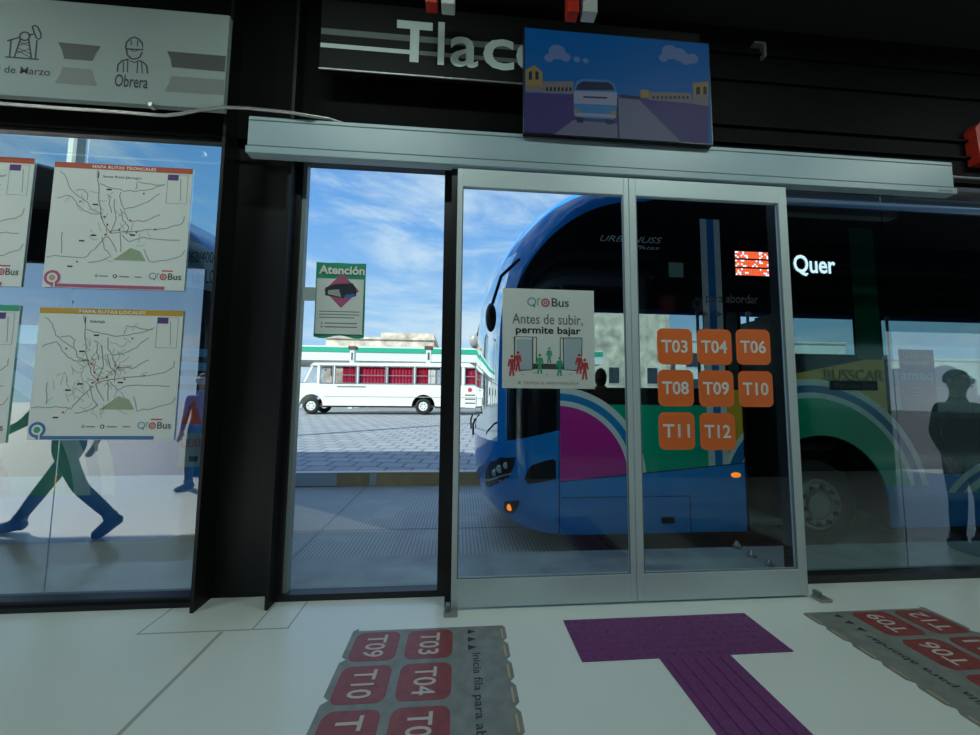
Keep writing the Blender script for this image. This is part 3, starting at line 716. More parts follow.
struct('street_far', MB().box(-120, 120, 24, 90, -.5, .42), mat('far_asphalt', (.22, .23, .24), .7))
struct('ground_back', MB().box(-60, 60, -60, -1.36, -.5, -.02), mat('back_asphalt', (.15, .15, .15), .7))

for k, q in enumerate(((737, 548), (752, 557), (770, 566))):
    a = G(*q); o = MB().cyl((a[0], a[1], .015), .035, .03, 'z', 16).cyl((a[0], a[1], .05), .028, .04, 'z', 16, .008).build('floor_stud', m_conduit)
    tag(o, 'small grey stud on the outer ledge behind the right door leaf, %s of three' % ('farthest', 'middle', 'nearest')[k], 'stud', 'small studs on the outer ledge')
# ---- bus shells
def lerp_table(T, v):
    if v <= T[0][0]: return T[0][1]
    for a, b in zip(T, T[1:]):
        if v <= b[0]: return a[1]+(b[1]-a[1])*(v-a[0])/(b[0]-a[0])
    return T[-1][1]
UF = [(.05, .25), (.1, .18), (.2, .1), (.4, .03), (.8, 0), (1.5, 0), (2.2, .02), (2.6, .06), (2.95, .14), (3.25, .28), (3.5, .46), (3.65, .60), (3.8, .78), (3.9, .98), (3.95, 1.4)]
INS = [(3.6, 0), (3.75, .03), (3.83, .09), (3.89, .2), (3.93, .38), (3.95, .6)]
DX = [(3.75, .80), (3.76, .64), (3.79, .52), (3.85, .40), (3.93, .30), (4.05, .21), (4.25, .12), (4.5, .06), (4.75, .02), (5.0, 0)]
UR = [(.08, .08), (.2, .02), (.5, 0), (2.86, 0), (3.05, .2), (3.25, .45), (3.45, .8), (3.6, 1.1), (3.7, 1.45), (3.75, 1.8), (3.8, 2.4)]
DXR = [(3.75, .5), (3.76, .42), (3.80, .33), (3.88, .26), (4.0, .2), (4.2, .12), (4.4, .06), (4.7, .01), (4.9, 0), (5.0, 0)]
def shell(root, xe, dr, UT, DT, bps, zl, zones, mats, L=12):
    """loft plan outlines; zones(u, y, z, side) -> part name or None (hole)"""
    rows = []
    half = [(y_, d_) for y_, d_ in DT]
    for z_ in zl:
        uf = lerp_table(UT, z_); ins = lerp_table(INS, z_); row = []
        ys = DT[0][1]
        k = (1.25-ins)/1.25
        near = []
        for i, u in enumerate(bps): near.append((max(u, uf+ys+.02*(i+1)), -1.25*k))
        curve = [(uf+d_, (y_-5.0)*k) for y_, d_ in half]
        row = [(L, -1.25*k)]+near[::-1]+curve+[(a, -b_) for a, b_ in curve[:-1][::-1]]+[(a, -b_) for a, b_ in near]+[(L, 1.25*k)]
        rows.append([Vector((xe+dr*a, 5.0+b_, z_)) for a, b_ in row])
    N = len(rows[0]); nn = len(bps)+1
    parts = {}
    for i in range(len(zl)-1):
        for j in range(N):
            q = [rows[i][j], rows[i][(j+1) % N], rows[i+1][(j+1) % N], rows[i+1][j]]
            c_ = sum(q, Vector())/4; side = 'near' if j < nn else ('rear' if j == N-1 else ('far' if j >= N-1-nn else 'front'))
            zn = zones(abs(c_.x-xe), c_.y, c_.z, side)
            if zn: parts.setdefault(zn, []).append(q)
    parts.setdefault('body', []).append(rows[-1])
    if 'cap' not in parts: pass
    for nm, qs in parts.items():
        mb = MB(); cache = {}
        def V(p):
            k_ = (round(p.x, 4), round(p.y, 4), round(p.z, 4))
            if k_ not in cache: cache[k_] = mb.bm.verts.new(p)
            return cache[k_]
        for q in qs:
            vs = []
            for p in q:
                v_ = V(p)
                if v_ not in vs: vs.append(v_)
            if len(vs) > 2:
                try: mb.bm.faces.new(vs)
                except ValueError: pass
        bmesh.ops.recalc_face_normals(mb.bm, faces=mb.bm.faces)
        # make all normals point away from the bus core
        for f_ in mb.bm.faces:
            f_.normal_update(); c_ = f_.calc_center_median()
            core = Vector((xe+dr*max(abs(c_.x-xe), 1.5) if abs(c_.x-xe) < 1.5 else c_.x, 5.0, min(c_.z, 2.8)))
            if (c_-core).dot(f_.normal) < 0: f_.normal_flip()
        o_ = mb.build(nm, mats[nm], root, True, nrm=False)

# livery of the main bus
def bus_livery():
    m, t, b = newmat('bus_livery_paint'); X.t = t; x, y, z, tc = coords()
    belt = (x-1.02)*.0887+.578
    side = y.lt(3.9); s1 = x.gt(1.03)*side*X.op('GREATER_THAN', z, belt)
    c = mixc(s1*z.lt(1.6), BLUE, (.012, .012, .014))
    # green field, then arcs about the first centre
    g1 = s1*z.lt(1.37)*x.btw(1.4, 2.66); c = mixc(g1, c, GREEN)
    d1 = dist(x, z, 1.0, .6)
    zt = s1*z.lt(1.56)
    for r0, col in ((.95, WHT), (.885, (.02, .25, .6)), (.81, WHT), (.755, MAG)): c = mixc(zt*d1.lt(r0), c, col)
    # ochre field near the door and its arc
    oc = s1*x.btw(2.83, 3.06)*z.lt(1.62); c = mixc(oc, c, OCHRE)
    d2 = dist(x, z, 3.85, .3)
    z2 = s1*x.btw(2.86, 3.06)*z.lt(1.2)
    for r0, col in ((1.12, WHT), (1.07, (.012, .16, .42)), (.95, WHT)): c = mixc(z2*d2.lt(r0), c, col)
    # right of the door
    wl = (x-3.71)*.2+1.73
    rt = side*x.btw(3.54, 4.78)*X.op('LESS_THAN', z, wl); c = mixc(rt*z.gt(.5), c, OCHRE)
    dk = side*x.gt(4.78)*z.btw(.62, 1.9); c = mixc(dk, c, (.012, .012, .014))
    rr_ = side*x.gt(3.54)
    for r0, col in ((1.37, WHT), (1.30, (.012, .16, .42)), (1.22, WHT), (1.16, GREEN)): c = mixc(rr_*d2.lt(r0)*z.gt(.42), c, col)
    c = mixc(side*x.gt(4.6)*z.lt(.5), c, BLUE)
    d3 = dist(x, z, 6.3, -.3)
    for r0, col in ((1.12, WHT), (1.05, (.012, .16, .42)), (.98, WHT), (.9, GREEN)): c = mixc(side*x.gt(5.1)*d3.lt(r0)*z.gt(.42), c, col)
    # black glazing band bounded by the curved blue brow
    ex = (X.op('MINIMUM', x, 2.0)-2.0)*(1/1.5); ez = (X.op('MAXIMUM', z, 2.1)-2.1)*(1/1.52)
    ell = (ex*ex+ez*ez).lt(1.0)
    low = X.op('GREATER_THAN', z, (x-.33)*.25+.93)
    lx = X.op('GREATER_THAN', x, (X.op('MINIMUM', z, 2.1)-2.1)*.2+.5)
    bl = ell*lx*low*x.lt(1.035)*y.lt(4.0); hi = ell*z.gt(1.54)*x.gt(1.03)*side*x.lt(3.6)
    hi2 = X.op('GREATER_THAN', z, X.op('MAXIMUM', wl, 1.73))*x.gt(3.5)*side*ell
    # upper edge falls away further back
    top = side*x.gt(2.0)*z.gt(2.0)*X.op('LESS_THAN', z, (x-2.0)*.3+3.62)
    blk = X.op('MINIMUM', bl+hi+hi2+top, 1.0)
    c = mixc(blk, c, BLK)
    zs = side*z.btw(.5, 3.45)*X.op('GREATER_THAN', z, belt)
    c = mixc(zs*x.btw(2.64, 2.87), c, (.62, .68, .68)); c = mixc(zs*x.btw(2.715, 2.80), c, (.012, .2, .5))
    c = mixc(side*x.btw(4.45, 4.76)*z.btw(1.9, 3.43), c, (0, .085, .05))
    seam = X.op('ABSOLUTE', x-1.02).lt(.006)*side*z.lt(1.6)
    seam2 = X.op('ABSOLUTE', z-belt).lt(.006)*side*x.gt(1.02)*x.lt(3.06)
    seam3 = (X.op('ABSOLUTE', x-2.42).lt(.005)*z.lt(.42)+X.op('ABSOLUTE', z-.42).lt(.005)*x.btw(1.05, 2.42))*side
    c = mixc(X.op('MINIMUM', seam+seam2+seam3, 1.0), c, (.01, .03, .08))
    t.links.new(c.s, b.inputs['Base Color']); b.inputs['Roughness'].default_value = .12
    b.inputs['Coat Weight'].default_value = .6; b.inputs['Coat Roughness'].default_value = .04
    return m
m_livery = bus_livery()
m_lining = mat('bus_lining_dark', (.03, .032, .035), .7)
bus = empty('city_bus', (6.2, 5, ZR), 'large blue city bus with magenta, green and ochre arcs stopped at the sliding door', 'bus')
def zones1(u, y_, z_, side):
    x_ = .2+u
    if side == 'front':
        if .95 < z_ < 3.1 and 4.0 < y_ < 6.0: return 'windshield'
        return 'body'
    if side == 'near':
        if 3.06 < x_ < 3.55 and z_ < 2.4: return None
        if 3.55 < x_ < 4.78 and z_ < 1.08: return None
        if 1.55 < z_ < 2.4 and (1.15 < x_ < 2.62 or 2.89 < x_ < 3.04): return 'side_window'
        if 1.95 < z_ < 2.4 and (3.57 < x_ < 4.43 or 4.78 < x_): return 'side_window'
        if 1.25 < z_ < 1.95 and x_ > 4.84: return 'side_window'
        return 'body'
    if side == 'far' and 1.55 < z_ < 2.95 and x_ > 1.3 and int(x_*10) % 15 > 0: return 'side_window'
    return 'body'
bps = [round(v-.2, 3) for v in (1.12, 1.16, 1.6, 2.1, 2.61, 2.63, 2.88, 2.9, 3.03, 3.06, 3.55, 3.58, 4.0, 4.42, 4.45, 4.76, 4.78, 4.85, 5.2, 5.9, 6.0, 6.7, 7.4, 7.5, 8.2, 8.9, 9.0, 9.8, 10.4, 10.5, 11.3, 11.8)]
zl = [.05, .1, .2, .3, .42, .6, .8, .95, 1.08, 1.25, 1.4, 1.55, 1.75, 1.95, 2.1, 2.25, 2.4, 2.6, 2.8, 2.95, 3.1, 3.25, 3.37, 3.45, 3.5, 3.6, 3.7, 3.76, 3.83, 3.89, 3.93, 3.95]
shell(bus, .2, 1, UF, DX, bps, zl, zones1, {'body': m_livery, 'windshield': m_shield, 'side_window': m_busg})
# wheel arch panel
pts = [(3.55, .94)]
for i in range(17):
    a = math.radians(120.8-120.8*i/16); pts.append((3.95+.78*math.cos(a), .27+.78*math.sin(a)))
pts = pts[1:]+[(4.73, .05), (4.78, .05), (4.78, 1.08), (3.55, 1.08)]
MB().prism(pts, 'y', 3.75, 3.77).build('wheel_arch_panel', m_livery, bus)
MB().box(3.1, 4.85, 3.9, 3.95, .05, 1.1).build('wheel_well', m_dark, bus) if False else MB().box(3.58, 4.78, 4.2, 4.25, 0.0, 1.1).box(3.58, 4.78, 3.78, 4.25, 1.085, 1.12).box(4.74, 4.78, 3.78, 4.25, .02, 1.1).build('wheel_well', m_dark, bus)
def wheel(root, cx, y0, zc, R, Rr, hub=True, side=-1):
    wl_ = MB().torus((cx, y0+.12, zc), R-.11, .11, 'y', 40, 10).build('wheel', m_rubber, root, True)
    mb = MB().cyl((cx, y0+.16, zc), R-.17, .04, 'y', 40); mb.torus((cx, y0+.06, zc), R-.22, .02, 'y', 40, 8)
    mb.build('rim', m_rim, wl_, True)
    if hub:
        mb = MB().torus((cx, y0+.06, zc), .2, .035, 'y', 40, 8); mb.cyl((cx, y0+.08, zc), .13, .1, 'y', 28, .1)
        mb.cyl((cx, y0+.1, zc), .26, .05, 'y', 40)
        mb.build('hub', m_rim, wl_, True)
        mb = MB()
        for k in range(10): a = 2*PI*k/10+.15; mb.cyl((cx+.2*math.cos(a), y0+.025, zc+.2*math.sin(a)), .026, .04, 'y', 8)
        mb.build('wheel_nuts', m_dark, wl_)
wheel(bus, 3.97, 3.80, .28, .48, .3)
wheel(bus, 10.3, 3.80, .28, .48, .3)
wheel(bus, 3.97, 5.95, .28, .48, .3); 
# interior
MB().box(1.4, 12, 3.95, 6.2, .10, .14).box(3.0, 3.6, 3.77, 3.95, .10, .14).build('interior_floor', m_inter, bus)
MB().box(1.2, 12, 6.17, 6.2, .14, 1.5).box(1.6, 12, 3.9, 6.1, 3.0, 3.04).box(1.2, 3.03, 3.8, 3.83, .14, 1.5).box(4.85, 12, 3.8, 3.83, .14, 1.2).box(1.3, 12, 3.80, 3.83, 2.45, 3.0).box(1.2, 1.3, 3.95, 6.1, .14, 1.3).build('interior_lining', m_lining, bus)
MB().box(.45, 1.1, 4.1, 5.95, .75, 1.12, .05).box(1.1, 1.35, 4.6, 5.0, 1.0, 1.25, .03).build('dashboard', m_dark, bus)
sw = MB().torus((1.35, 5.4, 1.25), .22, .018, 'x'); sw.build('steering_wheel', m_dark, bus, True)
def bus_seat(cx, cy):
    o_ = MB().box(cx-.22, cx+.2, cy-.22, cy+.22, .85, .95, .03).box(cx+.15, cx+.25, cy-.21, cy+.21, .9, 1.62, .04).box(cx-.05, cx+.05, cy-.05, cy+.05, .14, .86).build('seat', m_seat, bus)
    MB().ball((cx+.22, cy, 1.74), .15, .5, 1, 1).build('headrest', m_seat, o_, True)
bus_seat(1.9, 5.4); 
for cx in (4.1, 5.0, 5.9, 6.8, 7.7):
    for cy in (4.15, 4.65, 5.75): bus_seat(cx, cy)
for (cx, cy) in ((2.95, 4.3), (3.62, 4.3), (4.6, 4.95), (6.4, 4.95)):
    MB().cyl((cx, cy, 1.57), .018, 2.86, 'z', 12).build('handrail', m_pole, bus, True)
MB().tube([(2.2, 4.6, 2.8), (8, 4.6, 2.8)], .018).build('handrail', m_pole, bus, True)
# open door edges and step
MB().box(3.045, 3.075, 3.75, 4.1, .05, 2.42).box(3.54, 3.57, 3.76, 4.1, .05, 2.42).build('door_frame', m_dark, bus)
MB().box(3.08, 3.11, 3.80, 4.3, .14, 2.38).build('door', m_dark, bus); MB().box(3.50, 3.53, 3.80, 4.3, .14, 2.38).build('door', m_dark, bus)
# roof pod
MB().box(3.1, 12, 3.95, 6.05, 3.9, 4.3, .06).build('roof_unit', mat('roof_unit_dark', (.02, .024, .028), .6), bus)

# surface projection for details on the rounded front corner
def surf(px, py):
    Y = 3.9
    for _ in range(40):
        x_, z_ = P(px, py, Y); dx = x_-.2-lerp_table(UF, z_)
        T = sorted((d_, y_) for y_, d_ in DX); Yn = lerp_table(T, dx); Y = Y*.5+Yn*.5
    x_, z_ = P(px, py, Y); return x_, z_
def ys(x_, z_):
    dx = x_-.2-lerp_table(UF, z_); T = sorted((d_, y_) for y_, d_ in DX); return lerp_table(T, max(dx, 0))
def patch(pxs, name, m_, root, off=.006):
    mb = MB(); pts = [surf(*q) for q in pxs]
    f_ = mb.bm.faces.new([mb.bm.verts.new((a, 0, c_)) for a, c_ in pts])
    bmesh.ops.triangulate(mb.bm, faces=[f_])
    for _ in range(3): bmesh.ops.subdivide_edges(mb.bm, edges=mb.bm.edges[:], cuts=1, use_grid_fill=True)
    bmesh.ops.triangulate(mb.bm, faces=mb.bm.faces[:])
    for v in mb.bm.verts: v.co.y = ys(v.co.x, v.co.z)
    r_ = bmesh.ops.extrude_face_region(mb.bm, geom=mb.bm.faces[:])
    for v in r_['geom']:
        if isinstance(v, bmesh.types.BMVert): v.co.y -= off; v.co.x -= off*.5
    return mb.build(name, m_, root)
K5 = 240/980
def z5(x_, y_): return (440+x_*K5, 420+y_*K5)
hl = patch([z5(*a) for a in [(190, 200), (205, 172), (250, 152), (308, 152), (303, 185), (285, 228), (245, 255), (190, 272), (183, 240)]], 'headlight', m_dark, bus)
for cx, cy, r_ in ((245, 200, .045), (225, 215, .04), (270, 185, .035)):
    a = surf(*z5(cx, cy)); MB().ball((a[0], ys(*a)-.008, a[1]), r_, 1, .4, 1).build('lamp', m_lamp, hl, True)
for cx, cy in ((268, 240), (245, 247), (222, 255), (205, 262)):
    a = surf(*z5(cx, cy)); MB().ball((a[0], ys(*a)-.008, a[1]), .012, 1, .5, 1).build('lamp', m_lamp, hl, True)
patch([z5(*a) for a in [(185, 240), (245, 226), (290, 215), (292, 220), (245, 233), (186, 248)]], 'headlight_trim', m_rim, hl, .014)
patch([z5(*a) for a in [(345, 240), (360, 200), (375, 185), (430, 166), (462, 160), (474, 168), (474, 240), (425, 252), (360, 260)]], 'fog_recess', m_dark, bus)
fg = patch([z5(*a) for a in [(255, 378), (262, 335), (270, 330), (325, 328), (322, 345), (305, 378)]], 'turn_signal_housing', m_dark, bus)
a = surf(*z5(285, 355)); MB().ball((a[0], ys(*a)-.01, a[1]), .035, 1, .5, 1.1).build('turn_signal', m_amber, fg, True)
# side marker, hatch handle
a = P(733, 475, 3.75); MB().ball((a[0]+.03, 3.745, a[1]), .035, 1.6, .4, .8).build('side_marker_lamp', m_amber, bus, True)
a = P(668, 520, 3.75); MB().box(a[0]-.07, a[0]+.07, 3.742, 3.756, a[1]-.035, a[1]+.035, .01).build('hatch_handle', m_dark, bus)
for px, py in ((618, 197), (614, 197)): a = P(px, py, 3.8); MB().box(a[0]-.01, a[0]+.01, 3.76, 3.80, a[1]-.012, a[1]+.012).build('roof_marker_lamp', m_amber, bus)
# displays and lettering on the side
d = Draw(bus, facade(3.745))
def bq(px, py): return P(px, py, 3.745)
a = bq(735, 276); b_ = bq(767, 252); MB().box(a[0], b_[0], 3.735, 3.748, a[1], b_[1]).build('route_display', m_dark, bus)
H_ = b_[1]-a[1]; W_ = b_[0]-a[0]; rnd = random.Random(3)
for k in range(3):
    for i in range(18):
        for j in range(4):
            w_ = rnd.random() < .3 and (i < 7 or i > 11 or k == 1)
            d.rect('display_light', m_ledw if w_ else m_ledr, a[0]+W_*(i+.08)/18, a[1]+H_*(k/3+.03+j*.068), a[0]+W_*(i+.95)/18, a[1]+H_*(k/3+.03+j*.068+.06), .012)
a = bq(794, 274); b_ = bq(833, 257); d.text('display_lettering', m_ledw, 'Quer', a[0], a[1]-.02, b_[0]+.02, b_[1]+.01, bold=.02)
a = bq(600, 241); b_ = (bq(662, 235)[0], bq(600, 235)[1]-.012); d.text('lettering', m_letter, 'URBANUSS', a[0], a[1], b_[0], b_[1]+.012, shear=.4)
a = bq(632, 248); b_ = (bq(660, 245)[0], bq(632, 245)[1]); d.text('lettering', m_letter, 'Pluss', a[0], a[1]-.01, b_[0], b_[1], shear=.4)
a = bq(669, 277); b_ = bq(683, 263); d.rect('window_notice', mat('pale_green_notice', (.2, .34, .27), .6), a[0], a[1], b_[0], b_[1])
a = bq(825, 379); b_ = bq(883, 371); d.text('lettering', m_lgrey, 'BUSSCAR', a[0], a[1]-.012, b_[0], b_[1]+.01)
a = bq(830, 390); b_ = bq(877, 381); d.rect('badge_plate', m_dark, a[0], a[1], b_[0], b_[1]); d.text('badge_lettering', m_mgrey, 'Mercedes-Benz', a[0]+.06, a[1]+.02, b_[0]-.03, b_[1]-.02, .003)
a = bq(903, 412); b_ = bq(929, 350); m_gp = mat('grey_notice_panel', (.09, .105, .1), .5)
d.rect('window_panel', m_gp, a[0], a[1], b_[0]+.05, b_[1])
a = bq(903, 358); b_ = bq(929, 350); d.text('panel_lettering', m_lgrey, 'QUERÉTARO', a[0], a[1], b_[0]+.05, b_[1], .003)
a = bq(903, 365); b_ = bq(926, 362); d.rect('panel_lettering', m_lgrey, a[0], a[1], b_[0], b_[1], .003)
a = bq(901, 382); b_ = bq(929, 373); d.text('panel_lettering', m_letter, 'ameq', a[0], a[1]-.01, b_[0]+.04, b_[1], .003, bold=.02)
for k in range(3): a = bq(913, 388+k*3.5); d.rect('panel_lettering', m_lgrey, a[0], a[1]-.01, a[0]+.12, a[1], .003)
a = bq(506, 406); b_ = bq(534, 392)
d.done()
# number on the lower windshield corner
# mirrors and wipers
mr = MB().tube([(.62, 3.86, 2.95), (.42, 3.86, 2.75), (.33, 3.88, 2.45)], .018).build('mirror_arm', m_dark, bus, True)
MB().ball((.315, 3.9, 2.3), .1, .6, .8, 1.6).build('mirror', m_dark, mr, True)
mr = MB().tube([(.55, 6.2, 2.9), (.32, 6.3, 2.7), (.28, 6.35, 2.5)], .018).build('mirror_arm', m_dark, bus, True)
MB().ball((.25, 6.4, 2.42), .14, .8, .6, 1.0).build('mirror', mat('mirror_shell_grey', (.3, .32, .3), .3), mr, True)
for yy in (4.5, 5.4): MB().tube([(.16, yy, .98), (.15, yy-.2, 1.12), (.16, yy-.55, 1.2)], .012).build('wiper', m_dark, bus, True)

# ---- second bus, seen through the map window
def bus2_livery():
    m, t, b = newmat('rear_bus_paint'); X.t = t; x, y, z, tc = coords()
    side = y.lt(3.95)
    c = mixc(side*z.gt(1.9), BLUE, (.012, .012, .014))
    d1 = dist(x, z, -4.9, .35)
    for r0, col in ((1.72, WHT), (1.6, (.05, .3, .55)), (1.5, WHT), (1.36, GREEN), (.85, (.012, .012, .014))): c = mixc(side*d1.lt(r0)*z.lt(1.9)*x.lt(-3.2)*z.gt(.5), c, col)
    st = side*x.gt(-3.1)*z.btw(1.48, 1.9)
    c = mixc(st, c, (.13, .3, .5)); c = mixc(st*X.op('FRACT', (z-1.48)*7.2).lt(.42), c, (.015, .02, .03))
    c = mixc(z.gt(2.5)*z.lt(3.0)*x.gt(-3.0), c, (.22, .27, .28)); c = mixc(z.gt(3.3), c, (.03, .05, .06))
    t.links.new(c.s, b.inputs['Base Color']); b.inputs['Roughness'].default_value = .15; b.inputs['Coat Weight'].default_value = .5
    return m
m_b2 = bus2_livery()
bus2 = empty('city_bus', (-8.3, 5, ZR), 'dark glazed blue and green bus standing behind the route map window', 'bus')
def zones2(u, y_, z_, side):
    if side in ('near', 'far') and 1.9 < z_ < 2.5 and u > .3 and int(u*10) % 14 > 0: return 'side_window'
    return 'body'
bps2 = [.28, .32, .6, .95, 1.4, 1.5, 2.1, 2.8, 2.9, 3.5, 4.2, 4.3, 5, 5.6, 5.7, 7, 9, 11]
zl2 = [.08, .2, .5, .8, 1.2, 1.5, 1.9, 2.2, 2.5, 2.86, 2.95, 3.05, 3.15, 3.25, 3.35, 3.45, 3.55, 3.6, 3.67, 3.7, 3.73, 3.75, 3.78, 3.8]
shell(bus2, -2.34, -1, UR, DXR, bps2, zl2, zones2, {'body': m_b2, 'side_window': m_busg})
MB().box(-12, -2.6, 3.85, 6.15, .8, .9).build('interior_floor', m_inter, bus2)
wheel(bus2, -5.0, 3.76, .28, .48, .3)
d = Draw(bus2, facade(3.745))
a = P(186, 262, 3.745); b_ = P(214, 252, 3.745); d.text('lettering', m_dk, '062/400', a[0], a[1], b_[0], b_[1])
a = P(192, 283, 3.745); b_ = P(218, 271, 3.745); d.text('lettering', m_dk, 'DE LOS', a[0], a[1], b_[0]+.02, b_[1]+.01, bold=.01)
a = P(192, 424, 3.745); d.poly('warning_mark', m_redp, [(a[0]-.09, a[1]-.0), (a[0]+.09, a[1]), (a[0]+.01, a[1]+.22), (a[0]-.01, a[1]+.22)])
a = P(177, 467, 3.745); b_ = P(206, 433, 3.745); d.rect('notice', mat('faded_notice', (.25, .33, .4), .6), a[0], a[1], b_[0], b_[1])
for k in range(4): d.line('notice_print', m_redp, [(a[0]+.03+.06*k, b_[1]-.13), (a[0]+.07+.06*k, b_[1]-.13), (a[0]+.07+.06*k, b_[1]-.06), (a[0]+.03+.06*k, b_[1]-.06), (a[0]+.03+.06*k, b_[1]-.13)], .012, .002)
d.rect('notice_print', m_dk, a[0]+.1, a[1]+.05, a[0]+.18, a[1]+.1, .002)
d.done()

# ---- white minibus (side plane y = 20)
YB = 20.0; gz = .41; S = 20/14
mini = empty('minibus', (-4, 21, gz), 'white minibus with red curtains parked across the paved plaza', 'minibus')
x0, x1 = -8.6, .82; zb = gz+.38; ztop = 1.45+(2.70-1.45)*S
def mq(px, py): return P(px, py, YB)
prof = [(x0+.02, zb), (x0, zb+.35), (x0+.05, zb+.75), mq(300.5, 382), mq(309, 366), mq(314, 362.5), (x1-.35, ztop), (x1-.05, ztop-.2), (x1, ztop-.7), (x1, zb+.1)]
wh = [(-7.93, .47), (-1.98, .50)]
def arch(cx, R): return [(cx+R*math.cos(a), gz+.46+R*math.sin(a)) for a in [math.radians(v) for v in range(0, 181, 15)]]
pp = prof + [(x1, zb)] + [q for q in arch(-2.0, .62) if q[1] >= zb] + [q for q in arch(-7.85, .6) if q[1] >= zb]
wl = [(320, 367, 333, 382), (335, 366.5, 356.5, 384), (358.5, 366.5, 386, 384), (387.5, 366.8, 413.5, 384), (415.5, 367, 441, 384), (443, 367, 461, 384), (465, 367.5, 476, 384.5)]
# side skins with real window openings: build as bars round the openings
rects = []
for a, b1, c_, d_ in wl:
    p0 = mq(a, d_); p1 = mq(c_, b1); rects.append((p0[0], p1[0], p0[1], p1[1]))
zw0 = sum(r_[2] for r_ in rects)/len(rects); zw1 = sum(r_[3] for r_ in rects)/len(rects)
lowp = [q for q in pp]
def clip(poly, z, keep_above):
    out = []
    for i in range(len(poly)):
        a, b1 = poly[i], poly[(i+1) % len(poly)]
        ia = (a[1] > z) == keep_above; ib = (b1[1] > z) == keep_above
        if ia: out.append(a)
        if ia != ib: s_ = (z-a[1])/(b1[1]-a[1]); out.append((a[0]+(b1[0]-a[0])*s_, z))
    return out
for yy in (YB, YB+2.0):
    mb = MB(); mb.prism(clip(pp, zw0, False), 'y', yy, yy+.05); mb.prism(clip(pp, zw1, True), 'y', yy, yy+.05)
    xx = [mq(317, 375)[0]]+[q for r_ in rects for q in (r_[0], r_[1])]+[x1-.02]
    for a, b1 in zip(xx[0::2], xx[1::2]):
        if b1 > a+.01: mb.box(a, b1, yy, yy+.05, zw0-.01, zw1+.01)
    a0, a1 = mq(303, 382), mq(311, 366); mb.prism([a0, (a0[0]+.12, a0[1]), (a1[0]+.12, a1[1]), a1], 'y', yy, yy+.05)
    mb.build('side_panel', m_cream, mini)
mb = MB()
P2 = [q for q in prof]
for i in range(len(P2)-1):
    if i == 3: continue
    a, b1 = P2[i], P2[i+1]
    mb.bm.faces.new([mb.bm.verts.new(v) for v in ((a[0], YB, a[1]), (a[0], YB+2.05, a[1]), (b1[0], YB+2.05, b1[1]), (b1[0], YB, b1[1]))])
mb.build('body_shell', m_cream, mini)
a, b1 = P2[3], P2[4]; mb = MB(); mb.bm.faces.new([mb.bm.verts.new(v) for v in ((a[0], YB+.1, a[1]), (a[0], YB+1.95, a[1]), (b1[0], YB+1.95, b1[1]), (b1[0], YB+.1, b1[1]))]); mb.build('windscreen', m_mglass, mini)
MB().box(x0+.1, x1-.05, YB+.06, YB+1.99, zb, zb+.1).box(-6.5, x1-.1, YB+1.0, YB+1.9, zb+.1, zw0-.1).build('cabin_floor', m_lining, mini)
for i, (a, b1, c_, d_) in enumerate(rects):
    f_ = MB().box(a-.03, b1+.03, YB-.015, YB, zw0-.03, zw0+.03).box(a-.03, b1+.03, YB-.015, YB, zw1-.03, zw1+.03).box(a-.03, a+.03, YB-.015, YB, zw0, zw1).box(b1-.03, b1+.03, YB-.015, YB, zw0, zw1)
    if i: f_.box(a, b1, YB-.012, YB, (zw0+zw1)/2-.04, (zw0+zw1)/2-.0)
    f_ = f_.build('window_frame', m_groove, mini)
    MB().box(a, b1, YB+.02, YB+.026, zw0, zw1).build('pane', m_mglass, f_)
    if i:
        mb = MB(); n = 26; ca, cb = a, b1
        if i == 1: ca, cb = a+.35, b1
        if i == 4: ca, cb = a, a+(b1-a)*.5
        V0 = []
        for k in range(n+1): xx_ = ca+(cb-ca)*k/n; V0.append((mb.bm.verts.new((xx_, YB+.09+.025*math.sin(k*1.9), zw0-.05)), mb.bm.verts.new((xx_, YB+.09+.025*math.sin(k*1.9), zw1+.05))))
        for k in range(n): mb.bm.faces.new((V0[k][0], V0[k+1][0], V0[k+1][1], V0[k][1]))
        mb.build('curtain', m_curtain, mini)
for cx in (-7.85, -2.0):
    wl_ = MB().torus((cx, YB+.12, gz+.44), .32, .12, 'y', 32, 8).build('wheel', m_rubber, mini, True)
    MB().cyl((cx, YB+.06, gz+.44), .24, .08, 'y', 24).torus((cx, YB+.03, gz+.44), .2, .03, 'y', 24, 6).build('hubcap', m_cream, wl_, True)
    mb = MB()
    for k in range(6): mb.cyl((cx+.14*math.cos(k*PI/3), YB+.015, gz+.44+.14*math.sin(k*PI/3)), .035, .02, 'y', 8)
    mb.build('wheel_nuts', m_groove, wl_)
    wl_ = MB().torus((cx, YB+1.9, gz+.44), .32, .12, 'y', 32, 8).build('wheel', m_rubber, mini, True)
for zz in (zb+.55,): MB().box(x0+1.4, x1-.02, YB-.012, YB, zz, zz+.03).build('body_crease', m_lgrey, mini)
MB().box(x0-.1, x0+.3, YB+.05, YB+2, zb-.05, zb+.15, .03).build('bumper', m_cream, mini)
MB().ball((x0+.06, YB+.25, zb+.45), .12, .5, 1, 1).build('headlight', m_lamp, mini, True)
d = Draw(mini, facade(YB-.002)); a = mq(466, 396); d.circ('rear_mark', m_redp, mq(470, 390), .12); 
for k in range(3): a = mq(465, 395+k*4); d.rect('rear_lettering', m_mgrey, a[0], a[1]-.05, a[0]+.6, a[1]+.03)
a = mq(337, 386.5); d.rect('side_lettering', m_mgrey, a[0], a[1]-.04, a[0]+1.5, a[1]+.03); d.done()

